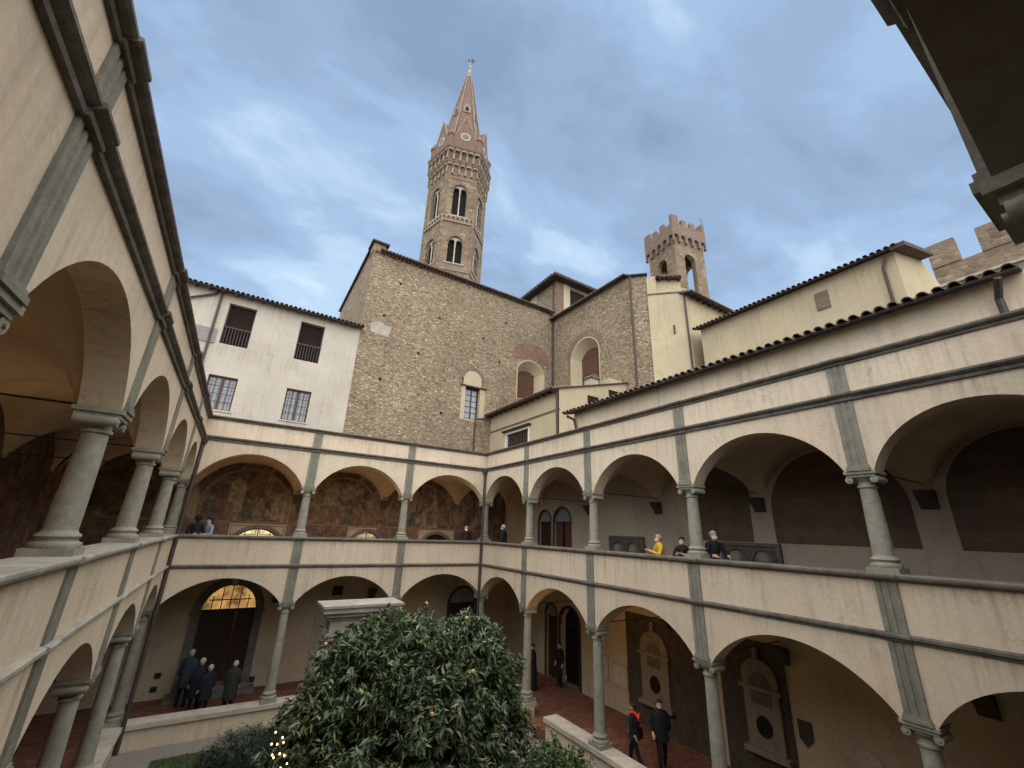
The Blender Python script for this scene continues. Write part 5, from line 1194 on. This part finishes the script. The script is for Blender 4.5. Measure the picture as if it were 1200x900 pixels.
# ------------------------------------------------------------------ people
def smooth_obj(me): me.polygons.foreach_set('use_smooth', [True]*len(me.polygons))
def person(label, foot, face, h, top, legs='cloth_black', hair='hair_dark', pose='stand', mask=False, coat=None, hairlong=False, bald=False, scarf=None, phone=False, hood=None, hat=None, group=None, bag=False):
    """face = direction faced (radians, 0 = +x). Skeleton with y forward, skinned into one continuous body."""
    t = thing('person', label, 'person', foot, group); t.rotation_euler.z = face-math.pi/2
    k = h/1.74
    V = []; E = []; Rr = []; Lb = []
    def v(p, r, lab, par=None):
        V.append(tuple(c*k for c in p)); Rr.append(tuple(c*k for c in (r if isinstance(r, tuple) else (r, r)))); Lb.append(lab)
        if par is not None: E.append((par, len(V)-1))
        return len(V)-1
    fwd = 0.10 if pose in ('lean', 'phone') else 0.0
    pel = v((0, 0, 0.94), (0.165, 0.12), 'top')
    wa = v((0, fwd*0.3, 1.10), (0.155, 0.115), 'top', pel); chn = v((0, fwd*0.8, 1.30), (0.185, 0.13), 'top', wa); sh = v((0, fwd, 1.43), (0.11, 0.085), 'top', chn)
    nk = v((0, fwd+0.015, 1.50), 0.055, 'skin', sh); jw = v((0, fwd+0.035, 1.565), (0.066, 0.075), 'skin', nk); sk = v((0, fwd+0.022, 1.635), (0.078, 0.095), 'skin', jw); cr_ = v((0, fwd+0.005, 1.70), (0.056, 0.066), 'skin', sk)
    v((0, fwd+0.128, 1.605), 0.014, 'skin', sk)
    for sx in (-1, 1): v((sx*0.090, fwd+0.01, 1.615), (0.014, 0.02), 'skin', sk)
    for sx in (-1, 1):
        s_ = v((sx*0.185, fwd, 1.41), 0.075, 'top', sh)
        if pose == 'phone': el, ha = (sx*0.26, fwd+0.10, 1.15), (sx*0.07, fwd+0.36, 1.25)
        elif pose == 'lean': el, ha = (sx*0.27, fwd+0.06, 1.16), (sx*0.20, fwd+0.30, 1.13)
        elif pose == 'walk': el, ha = (sx*0.25, fwd-0.04*sx, 1.14), (sx*0.25, fwd+0.13*sx+0.04, 0.92)
        elif pose == 'fold': el, ha = (sx*0.26, 0.05, 1.14), (sx*0.03, 0.22, 1.12)
        else: el, ha = (sx*0.245, -0.02, 1.14), (sx*0.255, 0.07, 0.90)
        e_ = v(el, 0.058, 'top', s_); m_ = v(tuple((a+b)/2 for a, b in zip(el, ha)), 0.050, 'top', e_); hw = v(ha, 0.036, 'skin', m_)
        dr = (Vector(ha)-Vector(el)).normalized(); pm = Vector(ha)+dr*0.07
        p_ = v(tuple(pm), (0.036, 0.02), 'skin', hw)
        sd_ = dr.cross(Vector((0, 1, 0)) if abs(dr.y) < 0.8 else Vector((1, 0, 0))).normalized(); nd = sd_.cross(dr)
        for j, (o_, l_) in enumerate(((-0.027, 0.066), (-0.009, 0.078), (0.010, 0.073), (0.028, 0.056))):
            a_ = v(tuple(pm+sd_*o_+dr*l_*0.5), 0.0095, 'skin', p_); v(tuple(pm+sd_*o_+dr*l_*0.85+nd*0.02), 0.008, 'skin', a_)
        a_ = v(tuple(Vector(ha)+dr*0.03+sd_*0.045*-sx), 0.011, 'skin', hw); v(tuple(Vector(ha)+dr*0.075+sd_*0.058*-sx), 0.009, 'skin', a_)
        # legs
        fy = (0.20*sx if pose == 'walk' else 0.0)
        hp = v((sx*0.095, 0, 0.86), (0.098, 0.105), 'legs', pel); kn = v((sx*0.10, fy*0.6+0.03, 0.49), 0.076, 'legs', hp); an = v((sx*0.105, fy-(0.05 if pose == 'walk' and sx < 0 else 0), 0.10), 0.058, 'legs', kn)
        hl = v((sx*0.105, fy-0.03, 0.042), 0.040, 'shoe', an); v((sx*0.12, fy+0.15, 0.034), (0.042, 0.032), 'shoe', hl)
    me = bpy.data.meshes.new('body_cage'); me.from_pydata(V, E, []); ob = bpy.data.objects.new('body_cage', me); col.objects.link(ob)
    md = ob.modifiers.new('skin', 'SKIN'); md.use_smooth_shade = True
    for i, r in enumerate(Rr): me.skin_vertices[0].data[i].radius = r
    me.skin_vertices[0].data[0].use_root = True
    sb_ = ob.modifiers.new('sub', 'SUBSURF'); sb_.levels = 1; sb_.render_levels = 1
    RAD[ob.name] = Rr
    PEOPLE.append((t, ob, V, E, Lb, dict(top=top, skin='skin', legs=legs, shoe='shoe'), k, dict(fwd=fwd, coat=coat, hair=hair, mask=mask, hairlong=hairlong, scarf=scarf, phone=phone, hood=hood, hat=hat, pose=pose, bald=bald, bag=bag)))
    return t
PEOPLE = []; RAD = {}
def loft(rings, n_=20, wob=0.0, seed=0):
    """rings: (cx,cy,z,rx,ry)"""
    r_ = random.Random(seed); mb = MB(); vs = []; ph = [r_.uniform(0, 6) for _ in range(4)]
    for j, (cx_, cy_, z, rx, ry) in enumerate(rings):
        for i in range(n_):
            a = 2*math.pi*i/n_; q = 1+wob*(j/len(rings))*(math.sin(5*a+ph[0])+0.6*math.sin(9*a+ph[1]+j*0.4))
            vs.append((cx_+rx*q*math.cos(a), cy_+ry*q*math.sin(a), z))
    fs = [(j*n_+i, j*n_+(i+1) % n_, (j+1)*n_+(i+1) % n_, (j+1)*n_+i) for j in range(len(rings)-1) for i in range(n_)]
    mb.add(vs, fs); return mb
def child(mb, name, mat, parent, smooth='all'):
    ORG[parent.name] = (0, 0, 0); o = mb.build(name, mat, parent, smooth); return o
def finish_people():
    dg = bpy.context.evaluated_depsgraph_get(); dg.update()
    for t, ob, V, E, Lb, mats, k, a in PEOPLE:
        me = bpy.data.meshes.new_from_object(ob.evaluated_get(dg)); me.name = 'body'
        me.materials.clear(); names = list(dict.fromkeys(mats.values()))
        for m_ in names: me.materials.append(MATS[m_])
        n_ = len(me.polygons); C = np.zeros(n_*3); me.polygons.foreach_get('center', C); C = C.reshape(-1, 3)
        Va = np.array(V); Ra = np.array([max(r) for r in RAD[ob.name]]); Ea = np.array(E); A_, B_ = Va[Ea[:, 0]], Va[Ea[:, 1]]
        AB = B_-A_; tt = np.clip(((C[:, None, :]-A_[None])*AB[None]).sum(2)/((AB**2).sum(1)[None]+1e-9), 0, 1)
        dist = np.linalg.norm(C[:, None, :]-(A_[None]+tt[..., None]*AB[None]), axis=2)-(Ra[Ea[:, 0]][None]*(1-tt)+Ra[Ea[:, 1]][None]*tt)
        bi = dist.argmin(1); tb = tt[np.arange(len(C)), bi]; near = np.where(tb < 0.5, Ea[bi, 0], Ea[bi, 1])
        me.polygons.foreach_set('material_index', np.array([names.index(mats[Lb[i]]) for i in near], dtype=np.int32)); smooth_obj(me)
        b = bpy.data.objects.new('body', me); col.objects.link(b); b.parent = t
        cage = ob.data; bpy.data.objects.remove(ob); bpy.data.meshes.remove(cage)
        f = a['fwd']; S = lambda mb: MB().add([tuple(c*k for c in p) for p in mb.v], mb.f)
        hz, hy = 1.645, f+0.015
        # hair: a cap over skull and nape, open at the face
        hb = MB(); vs = []; fs = []; nu, nv = 18, 10
        low = -0.55 if not a['hairlong'] else -1.0
        for j in range(nv+1):
            for i in range(nu):
                az = 2*math.pi*i/nu; fr_ = (1+math.sin(az))/2           # 1 at the face
                lowz = low*(1-fr_)+0.42*fr_ if not a['bald'] else -0.45*(1-fr_)+0.2*fr_
                el = math.pi/2-(math.pi/2-math.asin(max(-0.99, min(0.95, lowz))))*j/nv
                bmp = 1+0.03*math.sin(7*az+j)+0.02*math.sin(13*az-2*j)
                vs.append((0.094*bmp*math.cos(el)*math.cos(az), hy-0.008+0.112*bmp*math.cos(el)*math.sin(az), hz+0.108*math.sin(el)*bmp))
        for j in range(nv):
            for i in range(nu): fs.append((j*nu+i, j*nu+(i+1) % nu, (j+1)*nu+(i+1) % nu, (j+1)*nu+i))
        hb.add(vs, fs); child(S(hb), 'hair', a['hair'], t)
        for sx in (-1, 1):
            ey = MB().lathe([(0.001, -0.008), (0.008, -0.004), (0.009, 0.002), (0.001, 0.008)], sx*0.031, f+0.108, 8); ey.v = [(p[0], p[1], p[2]+1.632) for p in ey.v]
            child(S(ey), 'eye', 'hair_dark', t)
        mo = MB().box(-0.022, 0.022, f+0.098, f+0.110, 1.560, 1.568); child(S(mo), 'mouth', 'cloth_red' if False else 'skin', t, False)
        if a['mask']:
            mk = loft([(0, f+0.04, 1.525, 0.045, 0.060), (0, f+0.045, 1.54, 0.066, 0.078), (0, f+0.045, 1.575, 0.078, 0.090), (0, f+0.045, 1.605, 0.080, 0.092)], 18)
            keep = [fc for fc in mk.f if sum(mk.v[i][1] for i in fc)/4 > f+0.045]; mk.f = keep; child(S(mk), 'face_mask', 'mask', t)
        if a['hood'] or a['hat']:
            hd = MB(); vs = []; fs = []
            for j in range(8):
                for i in range(18):
                    az = 2*math.pi*i/18; fr_ = (1+math.sin(az))/2; lowz = -0.95*(1-fr_)+(0.5 if a['hood'] else 0.35)*fr_ if a['hood'] else 0.25
                    el = math.pi/2-(math.pi/2-math.asin(lowz))*j/7
                    vs.append((0.118*math.cos(el)*math.cos(az), hy-0.012+0.135*math.cos(el)*math.sin(az), hz+0.132*math.sin(el)))
            for j in range(7):
                for i in range(18): fs.append((j*18+i, j*18+(i+1) % 18, (j+1)*18+(i+1) % 18, (j+1)*18+i))
            hd.add(vs, fs); child(S(hd), 'hood' if a['hood'] else 'hat', a['hood'] or a['hat'], t)
        if a['coat']:
            m_, hem = a['coat']; fl = 0.275 if hem < 0.3 else 0.222
            ct = loft([(0, f+0.012, 1.535, 0.070, 0.074), (0, f+0.005, 1.49, 0.082, 0.082), (0, f, 1.44, 0.15, 0.105), (0, f*0.95, 1.40, 0.215, 0.135), (0, f*0.8, 1.28, 0.225, 0.155), (0, f*0.4, 1.10, 0.205, 0.15), (0, 0, 0.95, 0.215, 0.165), (0, 0, (0.95+hem)/2, (0.215+fl)/2, 0.19), (0, 0.01, hem, fl, 0.195)], 26, 0.05, len(Lb)+int(k*1000))
            child(S(ct), 'coat', m_, t)
        if a['scarf']:
            sc_ = loft([(0, f-0.02, 1.40, 0.12, 0.125), (0, f-0.01, 1.44, 0.125, 0.125), (0, f, 1.49, 0.10, 0.105), (0, f+0.01, 1.53, 0.075, 0.085)], 18, 0.05, 3); child(S(sc_), 'scarf', a['scarf'], t)
            bs = MB().prism([(-0.13, 1.47), (0.13, 1.47), (0.14, 1.38), (0.05, 1.25), (-0.10, 1.28), (-0.14, 1.38)], 't', -0.20, -0.15); child(S(bs), 'scarf_end', a['scarf'], t)
        if a.get('bag'):
            bg_ = loft([(0.27, -0.06, 0.72, 0.05, 0.10), (0.28, -0.06, 0.74, 0.085, 0.15), (0.28, -0.06, 0.90, 0.085, 0.16), (0.27, -0.06, 1.02, 0.05, 0.13)], 16); child(S(bg_), 'bag', 'shoe', t)
            child(S(MB().tube([(0.26, -0.06, 1.02), (0.23, -0.15, 1.25), (0.16, -0.13, 1.45), (0.10, -0.02, 1.49), (0.17, 0.13, 1.38), (0.25, 0.05, 1.02)], 0.014, 6)), 'bag_strap', 'shoe', t)
        if a['phone']:
            ph = MB().box(-0.04, 0.04, f+0.43, f+0.44, 1.24, 1.39); child(S(ph), 'phone', 'phone', t, False)

Wd, Ed, Sd, Nd = math.pi, 0.0, -math.pi/2, math.pi/2
UFL, LFL = FLU, FLL
person('person in yellow jacket and white mask holding a phone at the upper parapet', (0.66, -10.02, UFL), Wd-0.5, 1.63, 'cloth_yellow', hair='hair_light', pose='phone', mask=True, phone=True, hairlong=True)
person('masked person in black jacket beside the yellow jacket, raising a phone', (0.70, -10.72, UFL), Wd+0.4, 1.58, 'cloth_black', hair='hair_dark', pose='phone', mask=True, phone=True, hairlong=True)
person('grey-haired person in dark jacket by the upper column near the carved relief', (0.72, -11.60, UFL), Sd-0.4, 1.76, 'cloth_navy', hair='hair_grey', pose='lean', mask=True)
person('masked person in black coat standing in the first upper bay of the tiled-eave wing', (0.85, -0.55, UFL), Wd-0.8, 1.86, 'cloth_black', hair='hair_grey', pose='stand', mask=True, coat=('cloth_black', 0.6))
person('person in red jacket partly behind the first upper column', (0.62, -3.02, UFL), Wd-0.9, 1.72, 'cloth_red', hair='hair_light', pose='stand', mask=True)
person('masked person in dark coat beside the corner downpipe on the frescoed walk', (-0.42, 0.95, UFL), Sd-0.3, 1.74, 'cloth_black', hair='hair_grey', pose='stand', mask=True)
person('person in black hooded jacket leaning at the frescoed walk parapet', (-11.38, 0.85, UFL), Nd+0.2, 1.72, 'cloth_black', hair='hair_dark', pose='stand', hood='cloth_black')
person('person in pale blue jacket with hood standing next to the black hooded jacket', (-10.95, 0.85, UFL), Wd+0.7, 1.66, 'cloth_blue', hair='hair_dark', pose='lean', hood='cloth_navy')
person('person in black coat with bright red scarf walking on the red tiled walk', (0.95, -8.25, LFL), Nd+0.5, 1.60, 'cloth_black', hair='hair_dark', pose='walk', bag=True, scarf='cloth_scarf', coat=('cloth_black', 0.80))
person('masked person in dark coat walking beside the bright red scarf', (1.55, -8.72, LFL), Wd+0.9, 1.74, 'cloth_black', hair='hair_dark', pose='walk', mask=True, coat=('cloth_black', 0.74))
person('person in long black robe standing by the lower column near the dark double door', (1.95, -1.60, LFL), Wd-0.4, 1.70, 'cloth_black', hair='hair_dark', pose='fold', mask=True, coat=('cloth_black', 0.06))
person('person in dark clothes standing in the dark lower double doorway', (3.25, -1.85, LFL), Wd, 1.68, 'cloth_navy', hair='hair_dark', pose='stand')
person('tall person in slate blue coat in the group at the great doorway', (-10.58, 2.35, LFL), Nd-0.3, 1.80, 'cloth_slate', hair='hair_grey', pose='stand', coat=('cloth_slate', 0.62))
person('grey-haired person in navy long coat in the group at the great doorway', (-10.18, 1.35, LFL), Nd, 1.72, 'cloth_navy', hair='hair_grey', pose='stand', bag=True, coat=('cloth_navy', 0.55))
person('shorter white-haired person in dark coat in the group at the great doorway', (-9.90, 1.05, LFL), Nd+0.3, 1.55, 'cloth_navy', hair='hair_grey', pose='stand', coat=('cloth_black', 0.60))
person('white-haired person in dark green coat standing apart at the great doorway steps', (-9.17, 0.95, LFL), Nd-0.1, 1.62, 'cloth_green', hair='hair_grey', pose='stand', coat=('cloth_green', 0.50))
finish_people()
